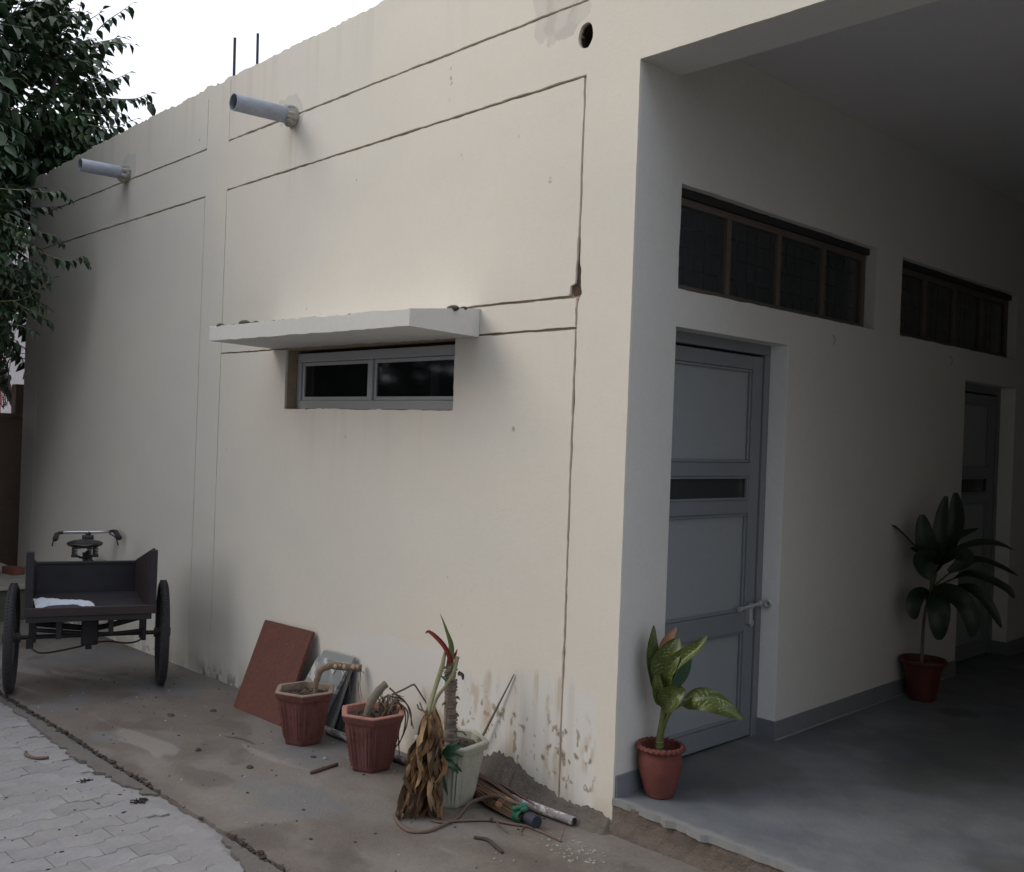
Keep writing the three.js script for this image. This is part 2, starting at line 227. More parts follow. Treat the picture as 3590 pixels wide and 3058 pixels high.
const M = {
  facade: new THREE.MeshStandardMaterial({ map: facadeTex, roughness: 0.9, bumpMap: grain1, bumpScale: 0.0009 }),
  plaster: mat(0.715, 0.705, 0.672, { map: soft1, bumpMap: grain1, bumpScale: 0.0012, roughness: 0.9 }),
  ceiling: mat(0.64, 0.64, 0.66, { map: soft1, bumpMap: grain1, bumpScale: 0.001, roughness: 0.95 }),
  core: mat(0.44, 0.35, 0.26, { map: mottle3, bumpMap: grain4, bumpScale: 0.004, roughness: 1 }),
  roof: mat(0.3, 0.28, 0.25, { map: mottle1, roughness: 1 }),
  hall: mat(0.35, 0.33, 0.30, { roughness: 1 }),
  skirting: mat(0.22, 0.235, 0.26, { map: mottle3, roughness: 0.5 }),
  doorGrey: mat(0.225, 0.245, 0.265, { map: soft1, roughness: 0.45 }),
  doorPanel: mat(0.335, 0.36, 0.378, { map: soft1, roughness: 0.5 }),
  lit_reveal: mat(0.93, 0.93, 0.92, { map: soft1, bumpMap: grain1, bumpScale: 0.001, roughness: 0.9 }),
  doorFrame: mat(0.22, 0.235, 0.255, { map: soft1, roughness: 0.5 }),
  alu: mat(0.44, 0.45, 0.46, { map: soft1, roughness: 0.45, metalness: 0.1 }),
  woodFrame: mat(0.135, 0.112, 0.095, { map: mottle3, roughness: 0.6 }),
  iron: mat(0.02, 0.02, 0.022, { roughness: 0.6 }),
  steel: mat(0.5, 0.51, 0.53, { roughness: 0.35, metalness: 0.8 }),
  zinc: mat(0.52, 0.53, 0.54, { roughness: 0.4, metalness: 0.4 }),
  pvc: mat(0.33, 0.36, 0.42, { map: mottle3, roughness: 0.5 }),
  rustRod: mat(0.045, 0.035, 0.05, { roughness: 0.8 }),
  cartBlack: mat(0.026, 0.025, 0.031, { map: mapOf(scuff, 2.2), roughness: 0.55, bumpMap: grain4, bumpScale: 0.001 }),
  cartBrown: mat(0.040, 0.029, 0.029, { map: mapOf(scuff, 2.2), roughness: 0.6, bumpMap: grain4, bumpScale: 0.001 }),
  rubber: mat(0.036, 0.036, 0.04, { roughness: 0.85, bumpMap: grain4, bumpScale: 0.002 }),
  leather: mat(0.02, 0.02, 0.022, { roughness: 0.4 }),
  cloth: mat(0.62, 0.66, 0.74, { roughness: 0.95 }),
  darkCloth: mat(0.05, 0.05, 0.075, { roughness: 0.95 }),
  terracotta: mat(0.20, 0.076, 0.067, { map: dirt2, roughness: 0.75, bumpMap: grain4, bumpScale: 0.0012 }),
  terracottaDirty: mat(0.19, 0.07, 0.06, { map: mapOf(dirt, 5), roughness: 0.85, bumpMap: grain4, bumpScale: 0.0015 }),
  rimWorn: mat(0.44, 0.20, 0.16, { map: dirt2, roughness: 0.85 }),
  rimDusty: mat(0.33, 0.25, 0.20, { map: mapOf(dirt, 5), roughness: 0.9 }),
  creamPot: mat(0.46, 0.46, 0.37, { map: dirt2, roughness: 0.7, bumpMap: grain4, bumpScale: 0.0012 }),
  clay: mat(0.19, 0.056, 0.043, { map: mottle3, roughness: 0.85, bumpMap: grain4, bumpScale: 0.001 }),
  redPlastic: mat(0.125, 0.03, 0.024, { map: mottle3, roughness: 0.5 }),
  soil: mat(0.12, 0.095, 0.075, { map: mottle3, roughness: 1, bumpMap: grain4, bumpScale: 0.006 }),
  barkDry: mat(0.27, 0.19, 0.135, { map: mottle3, roughness: 0.95, bumpMap: grain4, bumpScale: 0.003 }),
  barkGrey: mat(0.24, 0.20, 0.16, { map: mottle3, roughness: 0.95, bumpMap: grain4, bumpScale: 0.003 }),
  scar: mat(0.50, 0.40, 0.28, { roughness: 0.95 }),
  straw: mat(0.33, 0.22, 0.12, { roughness: 0.9 }),
  dryLeaf: mat(0.27, 0.145, 0.062, { map: mottle3, roughness: 0.8 }),
  dryLeafDark: mat(0.125, 0.075, 0.045, { map: mottle3, roughness: 0.85 }),
  dryLeafPale: mat(0.40, 0.26, 0.13, { map: mottle3, roughness: 0.8 }),
  stalk: mat(0.22, 0.21, 0.11, { roughness: 0.6 }),
  greenDark: mat(0.022, 0.06, 0.028, { roughness: 0.45 }),
  greenSpike: mat(0.16, 0.19, 0.06, { roughness: 0.5 }),
  redLeaf: mat(0.25, 0.028, 0.026, { roughness: 0.5 }),
  pinkLeaf: mat(0.48, 0.25, 0.15, { map: mottle3, roughness: 0.7 }),
  twig: mat(0.15, 0.105, 0.085, { roughness: 0.95 }),
  twigDark: mat(0.06, 0.05, 0.045, { roughness: 0.95 }),
  mound: mat(0.17, 0.148, 0.128, { map: mottle3, roughness: 1, bumpMap: grain4, bumpScale: 0.008 }),
  riser: mat(0.19, 0.152, 0.128, { map: mapOf(mottle, 4), roughness: 1, bumpMap: grain4, bumpScale: 0.008 }),
  slabGrey: mat(0.30, 0.31, 0.31, { roughness: 0.5 }),
  slabDark: mat(0.05, 0.055, 0.065, { map: mottle3, roughness: 0.45 }),
  greenTwine: mat(0.018, 0.13, 0.08, { roughness: 0.6 }),
  bluePlastic: mat(0.03, 0.034, 0.055, { roughness: 0.5 }),
  brick: mat(0.26, 0.10, 0.075, { map: mottle3, roughness: 1 }),
  ledge: mat(0.42, 0.39, 0.34, { map: mottle3, roughness: 1 }),
  moss: mat(0.12, 0.125, 0.09, { map: mottle3, roughness: 1, bumpMap: grain4, bumpScale: 0.004 }),
  oldWall: mat(0.17, 0.135, 0.11, { map: mottle1, roughness: 1, bumpMap: grain1, bumpScale: 0.006 }),
  gate: mat(0.045, 0.018, 0.016, { map: mottle1, roughness: 0.7 }),
  redHouse: mat(0.36, 0.06, 0.05, { map: mottle1, roughness: 0.9 }),
  whiteHouse: mat(0.72, 0.72, 0.72, { map: mottle1, roughness: 0.95 }),
  barkTree: mat(0.12, 0.095, 0.10, { map: mottle3, roughness: 1 }),
};
const glass = new THREE.MeshPhysicalMaterial({ roughness: 0.06, transmission: 0.93, thickness: 0, ior: 1.36 }); glass.color.setRGB(0.5, 0.53, 0.55);
const glassClear = glass.clone(); glassClear.transmission = 0.985; glassClear.color.setRGB(0.4, 0.42, 0.44);
const leafMats = [[0.024, 0.05, 0.02], [0.034, 0.066, 0.022], [0.018, 0.037, 0.019]].map((c) => { const m = new THREE.MeshPhysicalMaterial({ roughness: 0.42, transmission: 0, thickness: 0 }); m.color.setRGB(...c); return m; });

// ------------------------------------------------------------------ ground, concrete apron, paving
{
  const g = new THREE.PlaneGeometry(240, 240, 96, 96); g.rotateX(-Math.PI / 2); g.translate(0, -0.075, 0);
  struct('ground', drape(uvBox(g)), mat(0.2, 0.18, 0.15, { map: mottle1, roughness: 1 }));
}
const apronTex = colorTex(2048, 512, (u, v) => { // 8.2 m by 2.05 m
  const x = u * 8.2 - 6, z = v * 2.05 - 0.35, wx = x + 0.25 * (fbm(x * 2, z * 2, 3, 3) - 0.5), wz = z + 0.2 * (fbm(x * 2 + 9, z * 2, 3, 4) - 0.5);
  const big = fbm(wx * 1.3, wz * 2.2, 4, 1), mid = fbm(wx * 5, wz * 8, 4, 12), fine = fbm(x * 60, z * 60, 2, 8);
  let c = mixc([0.142, 0.120, 0.104], [0.195, 0.177, 0.158], sm(0.35, 0.66, big)).map((k) => k * (0.86 + 0.30 * mid + 0.16 * (fine - 0.5)));
  c = mixc(c, [0.15, 0.153, 0.163], 0.7 * sm(0.53, 0.68, fbm(wx * 1.6 + 5, wz * 2.6, 4, 21)));
  c = mixc(c, [0.29, 0.27, 0.245], 0.55 * sm(0.62, 0.72, fbm(wx * 1.2 + 2 * z, wz * 6, 3, 35)) * sm(0.2, 0.5, z));
  c = mixc(c, [0.09, 0.072, 0.06], 0.5 * sm(0.58, 0.75, fbm(wx * 3.1, wz * 4, 4, 52)));
  const lime = sm(0.62, 0.68, fbm(x * 40, z * 40, 2, 66)); if (x > -0.2 && x < 0.35 && z > 0.18 && z < 0.42) c = mixc(c, [0.36, 0.34, 0.31], 0.12 * lime);
  const hair = Math.abs(fbm(x * 1.1, z * 1.1, 3, 88) - 0.5); c = mixc(c, [0.1, 0.085, 0.07], 0.16 * (1 - sm(0.0, 0.006, hair)) * sm(0.45, 0.6, mid));
  return c;
});
apronTex.wrapS = apronTex.wrapT = THREE.MirroredRepeatWrapping; apronTex.repeat.set(1 / 8.2, 1 / 2.05); apronTex.offset.set(6 / 8.2, 0.35 / 2.05);
M.apron = new THREE.MeshStandardMaterial({ map: apronTex, roughness: 0.9, bumpMap: grain1, bumpScale: 0.005 });
// lying sheets are uv-mapped by their x and z
const flat = (g) => { const p = g.attributes.position, uv = g.attributes.uv; for (let i = 0; i < p.count; i++) uv.setXY(i, p.getX(i), p.getZ(i)); return g; };
function lying(outline, y0, y1) { return drape(flat(sheet(outline, y0, y1))); }
{
  const edge = rough([[5, 1.268], [1, 1.27], [-1.1, 1.287], [-1.75, 1.292], [-2.4, 1.272], [-4.2, 1.262], [-9, 1.25], [-9, -0.1], [5, -0.1]], [0.012, 0.016, 0.014, 0.014, 0.012, 0.012, 0, 0, 0], 0.02, 5);
  struct('concrete_apron', lying(edge, -0.07, 0), M.apron);
  const strip = rough([[-1.76, 1.30], [-1.86, 1.352], [-2.3, 1.40], [-2.6, 1.395], [-3.07, 1.372], [-3.8, 1.335], [-5.4, 1.33], [-9, 1.33], [-9, 1.275], [-4.2, 1.282], [-2.4, 1.298]], [0.02, 0.03, 0.03, 0.03, 0.02, 0.02, 0.01, 0, 0.006, 0.01, 0.01], 0.018, 15);
  const strip2 = rough([[3, 1.42], [-0.3, 1.44], [-0.6, 1.425], [-0.85, 1.37], [-1.05, 1.335], [-1.1, 1.302], [-0.6, 1.300], [3, 1.29]], [0.03, 0.03, 0.03, 0.02, 0.012, 0.01, 0.012, 0], 0.018, 25);
  const lip = mat(0.17, 0.157, 0.145, { map: mottle1, roughness: 1, bumpMap: grain4, bumpScale: 0.006 });
  struct('cement_edging', [lying(strip, -0.035, -0.009), lying(strip2, -0.035, -0.008)], lip);
  // soil that has gathered in the open joint
  const R = rngOf(4), gs = [];
  for (let i = 0; i < 420; i++) { const x = -4.6 + R() * 5.4, wide = x > -1.75 && x < -1.05; if (wide && R() < 0.8) continue; const r = 0.005 + 0.013 * R() * R(), g = new THREE.IcosahedronGeometry(r, 0); g.scale(1.5, 0.6, 1); g.rotateY(R() * 6); g.translate(x, gy(x) - 0.012 + 0.012 * R(), 1.279 + 0.024 * (R() - 0.4)); gs.push(plain(g)); }
  const o = struct('joint_soil', gs, mat(0.055, 0.045, 0.042, { roughness: 1 })); o.userData = { kind: 'stuff', label: 'dark soil crumbs in the open joint beside the concrete apron', category: 'soil' };
}
{ // interlocking zigzag pavers
  const paving = new THREE.Group(); paving.name = 'paving'; paving.userData = { kind: 'structure' }; scene.add(paving);
  const W = 0.135, L = 0.2, a = 0.0125, gap = 0.0016, R = rngOf(77);
  const bed = new THREE.PlaneGeometry(12.5, 3.4, 500, 140); bed.rotateX(-Math.PI / 2); bed.translate(-2.75, 0, 2.96);
  { const p = bed.attributes.position; for (let i = 0; i < p.count; i++) p.setY(i, -0.0285 + 0.0085 * sm(0.3, 0.62, fbm(p.getX(i) * 5, p.getZ(i) * 5, 3, 9))); }
  const pm = []; for (const [r, g, b] of [[0.305, 0.30, 0.312], [0.318, 0.312, 0.32], [0.292, 0.285, 0.29], [0.308, 0.30, 0.298]]) pm.push(mat(r, g, b, { map: mapOf(mottle, 1.3), roughness: 0.95, bumpMap: grain4, bumpScale: 0.0025 }));
  const bedMesh = part(paving, 'joint_sand', drape(flat(plain(bed))), mat(0.30, 0.292, 0.295, { map: mottle3, roughness: 1 }));
  function paver(odd) {
    const zs = [0, 0.043, 0.057, 0.143, 0.157, 0.2], s = odd ? -1 : 1, o = [s, s, -s, -s, s, s];
    const out = []; zs.forEach((z, k) => out.push([gap + a * o[k], z + (k === 0 ? gap : k === 5 ? -gap : 0)])); zs.slice().reverse().forEach((z, k) => out.push([W - gap + a * o[5 - k], z + (k === 5 ? gap : k === 0 ? -gap : 0)]));
    const inner = out.map(([x, z]) => [x + (x < W / 2 + a * 0 ? 0.0025 : -0.0025), z + (z < 0.01 ? 0.0025 : z > 0.19 ? -0.0025 : 0)]);
    const pos = [], tri = (A, B, C) => pos.push(...A, ...B, ...C), n = 12;
    const sh = THREE.ShapeUtils.triangulateShape(inner.map((p) => new THREE.Vector2(p[0], p[1])), []);
    for (const [i, j, k] of sh) tri([inner[i][0], 0, inner[i][1]], [inner[k][0], 0, inner[k][1]], [inner[j][0], 0, inner[j][1]]);
    for (let i = 0; i < n; i++) { const j = (i + 1) % n, A = [inner[i][0], 0, inner[i][1]], B = [inner[j][0], 0, inner[j][1]], C = [out[i][0], -0.0025, out[i][1]], D = [out[j][0], -0.0025, out[j][1]], E = [out[i][0], -0.03, out[i][1]], F = [out[j][0], -0.03, out[j][1]]; tri(A, B, C); tri(B, D, C); tri(C, D, E); tri(D, F, E); }
    const g = new THREE.BufferGeometry(); g.setAttribute('position', new THREE.Float32BufferAttribute(pos, 3)); g.computeVertexNormals(); return uvBox(g);
  }
  const base = [paver(false), paver(true)], geos = base.map((b) => [0, 1, 2].map((k) => { const g = b.clone(), uv = g.attributes.uv; for (let i = 0; i < uv.count; i++) uv.setXY(i, uv.getX(i) + k * 1.37, uv.getY(i) + k * 2.11); g.userData.shared = true; return g; }));
  const rest = [];
  for (let i = 0; i < 90; i++) for (let j = 0; j < 17; j++) {
    const x = 3.2 - i * W, odd = i % 2, z = 1.318 + (j - 1) * L + odd * L / 2 + 0.035, cx = x + W / 2;
    const cut = (z < 1.30); if (cut) continue;
    const y = gy(cx) - 0.0205 + (R() - 0.5) * 0.0026, rz = (R() - 0.5) * 0.008 + GB, rx = (R() - 0.5) * 0.008, k = Math.floor(R() * 3), m = pm[Math.floor(R() * 4)];
    const seen = cx < -0.25 && cx > -4.5 && z < 1.42 + 0.33 * (cx + 4.4);
    if (seen) { const o = part(paving, 'paver', geos[odd][k], m); o.position.set(x, y, z); o.rotation.set(rx, (R() - 0.5) * 0.012, rz); }
    else { const g = geos[odd][k].clone(); g.rotateX(rx); g.rotateZ(rz); g.translate(x, y, z); rest.push(g); }
  }
  const r = part(paving, 'outer_pavers', rest, pm[0]); r.userData.kind = 'stuff';
  // half pavers and mortar that close the row along the edging
  const cl = [[-4.6, -1.9], [-1.02, 3]].map(([x0, x1]) => box(x0, x1, -0.05, -0.021, 1.285, 1.36)); // under the cement edging
  part(paving, 'edge_bedding', cl.map((g) => drape(g)), pm[2]);
}

// ------------------------------------------------------------------ the building
const XA = -4.174, XB = -3.832, XR = -0.331, XL = -8.112, XZ = -7.72, G1 = 3.655, G2 = 3.298, HB = 3.295, HC = 3.506, HP = 4.123, C1 = 2.112, C2 = 2.263, OW = 2.6;
const WL = -2.925, WR = -1.204, WB = 1.719, WT = 2.102;
const bld = thing('building', 'long single-storey cream plastered building with a grooved side wall and open verandah', 'building');
{
  // plaster skin: a frame with sunk grooves round separate panels
  const top = [], R = rngOf(9);
  const skinOut = rough([[XL, -0.6], [0, -0.6], [0, HB], [OW, HB], [OW, -0.6], [9, -0.6], [9, HP], [XB + 0.15, HP], [XA - 0.2, HP - 0.01], [-6, 4.10], [XL, 4.055]], [0, 0.0015, 0.002, 0, 0, 0, 0.012, 0.02, 0.02, 0.02, 0], 0.025, 3);
  const holeR = (x0, x1, y0, y1, g, amp, seed) => rough([[x0 - g[0], y0 - g[1]], [x1 + g[2], y0 - g[1]], [x1 + g[2], y1 + g[3]], [x0 - g[0], y1 + g[3]]], amp, 0.02, seed).reverse();
  const drill = []; for (let i = 0; i < 16; i++) { const a = (i / 16) * Math.PI * 2; drill.push(new THREE.Vector2(-0.337 + (0.044 + 0.007 * R()) * Math.cos(a), 3.488 + (0.056 + 0.009 * R()) * Math.sin(a))); }
  const panels = [ // [x0, x1, y0, y1, gaps left, bottom, right, top]
    [XB, XR, C2, G2, [0.0035, 0.006, 0.0075, 0.0065]],
    [XB, XR, C1, C2, [0.0035, 0.006, 0.0075, 0.006]],
    [XB, XR, -0.55, C1, [0.003, 0.03, 0.0065, 0.006]],
    [XZ, XA, -0.55, G2, [0.003, 0.03, 0.0035, 0.0085]],
    [XB, XR + 0.0, G1, HP - 0.02, [0.003, 0.0068, 0.002, 0]],
    [XZ, XA, G1, 4.06, [0.002, 0.0085, 0.003, 0]],
  ];
  const openTop = 0.3; // upper panels run through the top edge
  const holes = [];
  panels.slice(0, 4).forEach(([x0, x1, y0, y1, g], i) => { if (i === 1 || i === 2) return; });
  // the three right-hand panels share one opening in the frame
  holes.push(rough([[XB - 0.0035, -0.56], [XR + 0.0078, -0.56], [XR + 0.0078, 2.22], [XR + 0.016, 2.25], [XR + 0.030, 2.275], [XR + 0.022, 2.31], [XR + 0.017, 2.40], [XR + 0.011, 2.48], [XR + 0.0085, 2.56], [XR + 0.0075, G2 + 0.0068], [XB - 0.0035, G2 + 0.0068]], [0, 0.0042, 0.004, 0.003, 0.004, 0.006, 0.006, 0.005, 0.0035, 0.0035, 0.0022], 0.014, 31).reverse());
  holes.push(rough([[XZ - 0.003, -0.56], [XA + 0.0035, -0.56], [XA + 0.0035, G2 + 0.008], [XZ - 0.003, G2 + 0.008]], [0, 0.002, 0.004, 0.002], 0.02, 32).reverse());
  const frameTop = (x0, x1, y) => rough([[x0 - 0.003, G1 - 0.0068], [x1 + 0.004, G1 - 0.0068], [x1 + 0.004, y], [x0 - 0.003, y]], [0.0032, 0.002, 0, 0.002], 0.02, 33).reverse();
  holes.push(frameTop(XB, XR, HP - 0.03), frameTop(XZ, XA, 4.03), drill);
  part(bld, 'wall', slab(skinOut, holes, -0.016, 0), M.facade);
  part(bld, 'wall_panel', slab(rough([[XB + 0.0035, C2 + 0.006], [XR - 0.06, C2 + 0.007], [XR - 0.05, C2 + 0.014], [XR - 0.044, C2 + 0.052], [XR - 0.016, C2 + 0.062], [XR - 0.013, 2.5], [XR - 0.007, 2.55], [XR - 0.0068, G2 - 0.007], [XB + 0.0035, G2 - 0.007]], [0.003, 0.002, 0.003, 0.002, 0.005, 0.002, 0.0035, 0.0035, 0.002], 0.014, 41), [], -0.016, 0), M.facade);
  part(bld, 'wall_panel', slab(rough(rects(XB + 0.0035, XR - 0.0062, C1 + 0.0055, C2 - 0.006), [0.003, 0.004, 0.003, 0.002], 0.014, 42), [], -0.016, 0), M.facade);
  part(bld, 'wall_panel', slab(rough([[XB + 0.003, -0.5], [XR - 0.006, -0.5], [XR - 0.006, C1 - 0.0055], [WR, C1 - 0.0055], [WR, WB], [WL, WB], [WL, C1 - 0.0055], [XB + 0.003, C1 - 0.0055]], [0, 0.004, 0.003, 0.004, 0.006, 0.002, 0.003, 0.0022], 0.014, 43), [], -0.016, 0), M.facade);
  part(bld, 'wall_panel', slab(rough(rects(XZ + 0.002, XA - 0.003, -0.5, G2 - 0.006), [0, 0.0022, 0.004, 0.002], 0.02, 44), [], -0.016, 0), M.facade);
  part(bld, 'wall_panel', slab(rough(rects(XB + 0.003, XR - 0.002, G1 + 0.007, HP - 0.03), [0.0035, 0.002, 0, 0.002], 0.02, 45), [], -0.016, 0), M.facade);
  part(bld, 'wall_panel', slab(rough(rects(XZ + 0.002, XA - 0.003, G1 + 0.007, 4.03), [0.004, 0.002, 0, 0.002], 0.02, 46), [], -0.016, 0), M.facade);
  // masonry behind the skin
  const core = [[XL, -0.6], [-0.23, -0.6], [-0.23, HP - 0.012], [XL, 4.045]].map((p) => new THREE.Vector2(...p));
  part(bld, 'masonry', [slab(core, [rects(WL, WR, WB, WT + 0.004).map((p) => new THREE.Vector2(...p)).reverse(), drill.slice()], -0.23, -0.0165), box(XL, XL + 0.23, -0.6, 4.0, -6.2, -0.231), box(-0.23, -0.0005, 3.62, HP - 0.012, -0.2295, -0.0165)], M.core);
  part(bld, 'broken_brick', slab(rough([[XR - 0.03, C2 + 0.004], [XR + 0.024, C2 + 0.008], [XR + 0.014, C2 + 0.05], [XR + 0.008, 2.36], [XR + 0.008, 2.44], [XR - 0.006, 2.46], [XR - 0.008, 2.37], [XR - 0.018, C2 + 0.056], [XR - 0.036, C2 + 0.045]], 0.006, 0.012, 88), [], -0.0162, -0.0115), mat(0.10, 0.06, 0.045, { map: mottle3, bumpMap: grain4, bumpScale: 0.006, roughness: 1 }));  // brick in the broken notch, with the cavity shade put into its colour
  // hole through the wall: a dark tube behind it
  { const g = new THREE.CylinderGeometry(0.048, 0.03, 0.26, 14, 1, true); g.rotateX(Math.PI / 2); g.scale(1, 1.2, 1); g.translate(-0.337, 3.488, -0.152); part(bld, 'drain_hole', g, mat(0.035, 0.025, 0.02, { roughness: 1 })); }
  // beam, verandah ceiling, roof slab, parapet top
  part(bld, 'beam', box(0, 9, HB, HP - 0.012, -0.281, -0.0165), M.plaster);
  part(bld, 'ceiling', box(-0.0, 5.2, HC, HC + 0.03, -6.4, -0.2815), M.ceiling);
  part(bld, 'roof_slab', box(XL + 0.002, 9, HC + 0.031, HC + 0.15, -6.4, -0.232), M.roof);
  part(bld, 'unseen_end_wall', [box(OW, 9, -0.6, HB, -0.28, -0.0165), box(OW, OW + 0.23, -0.6, HC, -6.2, -0.2812), box(-8, 9, -0.6, HC, -6.43, -6.2005)], mat(0.70, 0.68, 0.64, { map: mottle1, roughness: 0.95 }));  // unseen closing walls; the right one is drawn in close to darken the verandah
  part(bld, 'hall_floor', box(XL + 0.24, -0.232, -0.1, -0.02, -6.2, -0.232), M.hall);
  // verandah side wall with two doors and two windows; u runs inwards (u = -z)
  const hole = (u0, u1, y0, y1, seed) => rough([[u0, y0], [u1, y0], [u1, y1], [u0, y1]], 0.003, 0.04, seed).reverse();
  const side = [[0.016, -0.6], [0.332, -0.6], [0.332, 2.138], [1.324, 2.138], [1.324, -0.6], [3.645, -0.6], [3.645, 2.1], [4.588, 2.1], [4.588, -0.6], [6.2, -0.6], [6.2, HC], [0.016, HC]].map((p) => new THREE.Vector2(...p));
  const sg = slab(side, [hole(0.334, 2.277, 2.316, 2.809, 51), hole(2.617, 4.559, 2.316, 2.809, 52)], -0.23, 0); sg.rotateY(Math.PI / 2);
  part(bld, 'side_wall', sg, M.plaster);
  // skirting along the verandah wall
  const sk = (z0, z1, x0 = 0, x1 = 0.011) => box(x0, x1, -0.02, 0.098, z0, z1, 0.003);
  part(bld, 'skirting', sk(-0.326, -0.012), M.skirting);
  for (const [z0, z1] of [[-1.82, -1.318], [-2.43, -1.822], [-3.04, -2.432], [-3.64, -3.042], [-5.2, -4.592], [-6.19, -5.202]]) { const g = sk(z0, z1 - 0.0015), p = g.attributes.position; for (let i = 0; i < p.count; i++) p.setY(i, p.getY(i) - 0.013 * p.getZ(i)); part(bld, 'skirting', g, M.skirting); const c = box(0.0115, 0.019, -0.02, 0.0035, z0, z1 - 0.001), q = c.attributes.position; for (let i = 0; i < q.count; i++) q.setY(i, q.getY(i) - 0.013 * q.getZ(i)); part(bld, 'cement_joint', c, M.ledge); }
  for (const z of [-1.324, -4.588]) { const o = part(bld, 'skirting', box(-0.112, 0.0105, -0.02, 0.098, z, z + 0.011, 0.003), M.skirting); o.position.y = -0.013 * z; }
  // sunshade over the window
  const can = sub(bld, 'sunshade');
  { const sh = rough([[-3.1, 2.130], [-1.014, 2.114], [-1.014, 2.199], [-3.1, 2.222]], [0.003, 0.002, 0.007, 0.003], 0.02, 61), g = slab(sh, [], 0.0012, 0.457), p = g.attributes.position, uv = g.attributes.uv;
    for (let i = 0; i < p.count; i++) { const k = 1 - p.getZ(i) / 0.457; p.setY(i, p.getY(i) + k * (p.getY(i) > 2.17 ? 0.052 : -0.012)); }
    g.computeVertexNormals(); part(can, 'sunshade_slab', uvBox(g), M.plaster); void uv;
    const R2 = rngOf(8), gs = [], gr = [];
    for (let i = 0; i < 46; i++) { const x = -3.05 + 1.95 * R2() * R2(), r = 0.006 + 0.014 * R2() * R2(), g2 = new THREE.DodecahedronGeometry(r, 0); g2.scale(1.7, 0.7, 1.1); g2.rotateY(R2() * 6); g2.translate(x, 2.222 - (x + 3.1) * 0.011 + r * 0.2, 0.43 - 0.06 * R2()); (R2() < 0.2 ? gr : gs).push(plain(g2)); }
    for (const [x, z, r] of [[-2.72, 0.42, 0.028], [-3.03, 0.42, 0.02], [-1.03, 0.17, 0.022], [-2.6, 0.41, 0.014], [-1.03, 0.1, 0.014]]) { const g2 = new THREE.DodecahedronGeometry(r, 1); g2.scale(2, 0.75, 1); g2.translate(x, 2.222 - (x + 3.1) * 0.011 + 0.003 + (0.45 - z) * 0.11, z); gs.push(plain(g2)); }
    const o = part(can, 'cement_crumbs', gs, M.mound); o.userData.kind = 'stuff'; const o2 = part(can, 'brick_crumbs', gr, M.brick); o2.userData.kind = 'stuff'; }
  // window under the sunshade
  const win = sub(bld, 'window');
  const Z0 = -0.135, Z1 = -0.085, bar = (x0, x1, y0, y1, z0 = Z0, z1 = Z1) => box(x0, x1, y0, y1, z0, z1, 0.003);
  part(win, 'window_frame', [bar(WL + 0.004, WR - 0.004, WB + 0.004, WB + 0.058), bar(WL + 0.004, WR - 0.004, WT - 0.075, WT - 0.018), bar(WL + 0.004, WL + 0.052, WB + 0.059, WT - 0.076), bar(WR - 0.052, WR - 0.004, WB + 0.059, WT - 0.076), bar(-2.115, -2.068, WB + 0.059, WT - 0.076)], M.alu);
  for (const [x0, x1] of [[WL + 0.053, -2.116], [-2.067, WR - 0.053]]) {
    const y0 = WB + 0.06, y1 = WT - 0.077, s = 0.022;
    part(win, 'sash', [bar(x0, x0 + s, y0, y1, Z0 + 0.012, Z1 - 0.014), bar(x1 - s, x1, y0, y1, Z0 + 0.012, Z1 - 0.014), bar(x0 + s + 0.0005, x1 - s - 0.0005, y0, y0 + s, Z0 + 0.012, Z1 - 0.014), bar(x0 + s + 0.0005, x1 - s - 0.0005, y1 - s, y1, Z0 + 0.012, Z1 - 0.014)], M.alu);
    part(win, 'pane', box(x0 + s, x1 - s, y0 + s, y1 - s, Z0 + 0.022, Z0 + 0.026), glassClear);
  }
  // verandah windows with iron grilles
  for (const u0 of [0.334, 2.617]) {
    const w = sub(bld, 'verandah_window'), z0 = -u0, z1 = -u0 - 1.942, xf0 = -0.115, xf1 = -0.065, yb = 2.318, yt = 2.735;
    const zs = [0, 1, 2, 3, 4].map((k) => z0 - 0.022 - (1.942 - 0.044) * k / 4);
    const fr = [box(xf0, xf1, yb, yb + 0.035, z1 + 0.003, z0 - 0.003, 0.003), box(xf0, xf1, yt, yt + 0.035, z1 + 0.003, z0 - 0.003, 0.003)];
    zs.forEach((z, k) => fr.push(box(xf0 - 0.0, xf1 - (k % 4 ? 0.0 : 0.001), yb + 0.0352, yt - 0.0002, z - 0.02, z + 0.02, 0.003)));
    part(w, 'window_frame', fr, M.woodFrame);
    part(w, 'dark_gap', box(-0.2, -0.045, 2.7705, 2.812, z1 - 0.0, z0), M.iron);  // near-black strip standing in for the shaded gap above the frame
    for (let k = 0; k < 4; k++) {
      const za = zs[k] - 0.0205, zb = zs[k + 1] + 0.0205;
      part(w, 'pane', box(-0.088, -0.084, yb + 0.036, yt - 0.001, zb, za), glass);
      for (let b = 1; b <= 4; b++) { const z = za + (zb - za) * b / 5; part(w, 'bar', box(-0.150, -0.140, yb, yt, z - 0.005, z + 0.005), M.iron); }
    }
    for (let b = 1; b <= 3; b++) { const y = yb + 0.03 + (yt - yb) * b / 4; part(w, 'bar', box(-0.1395, -0.135, y - 0.006, y + 0.006, z1 + 0.02, z0 - 0.02), M.iron); }
    // a pale wall added further in lightens the room behind the bars
  }
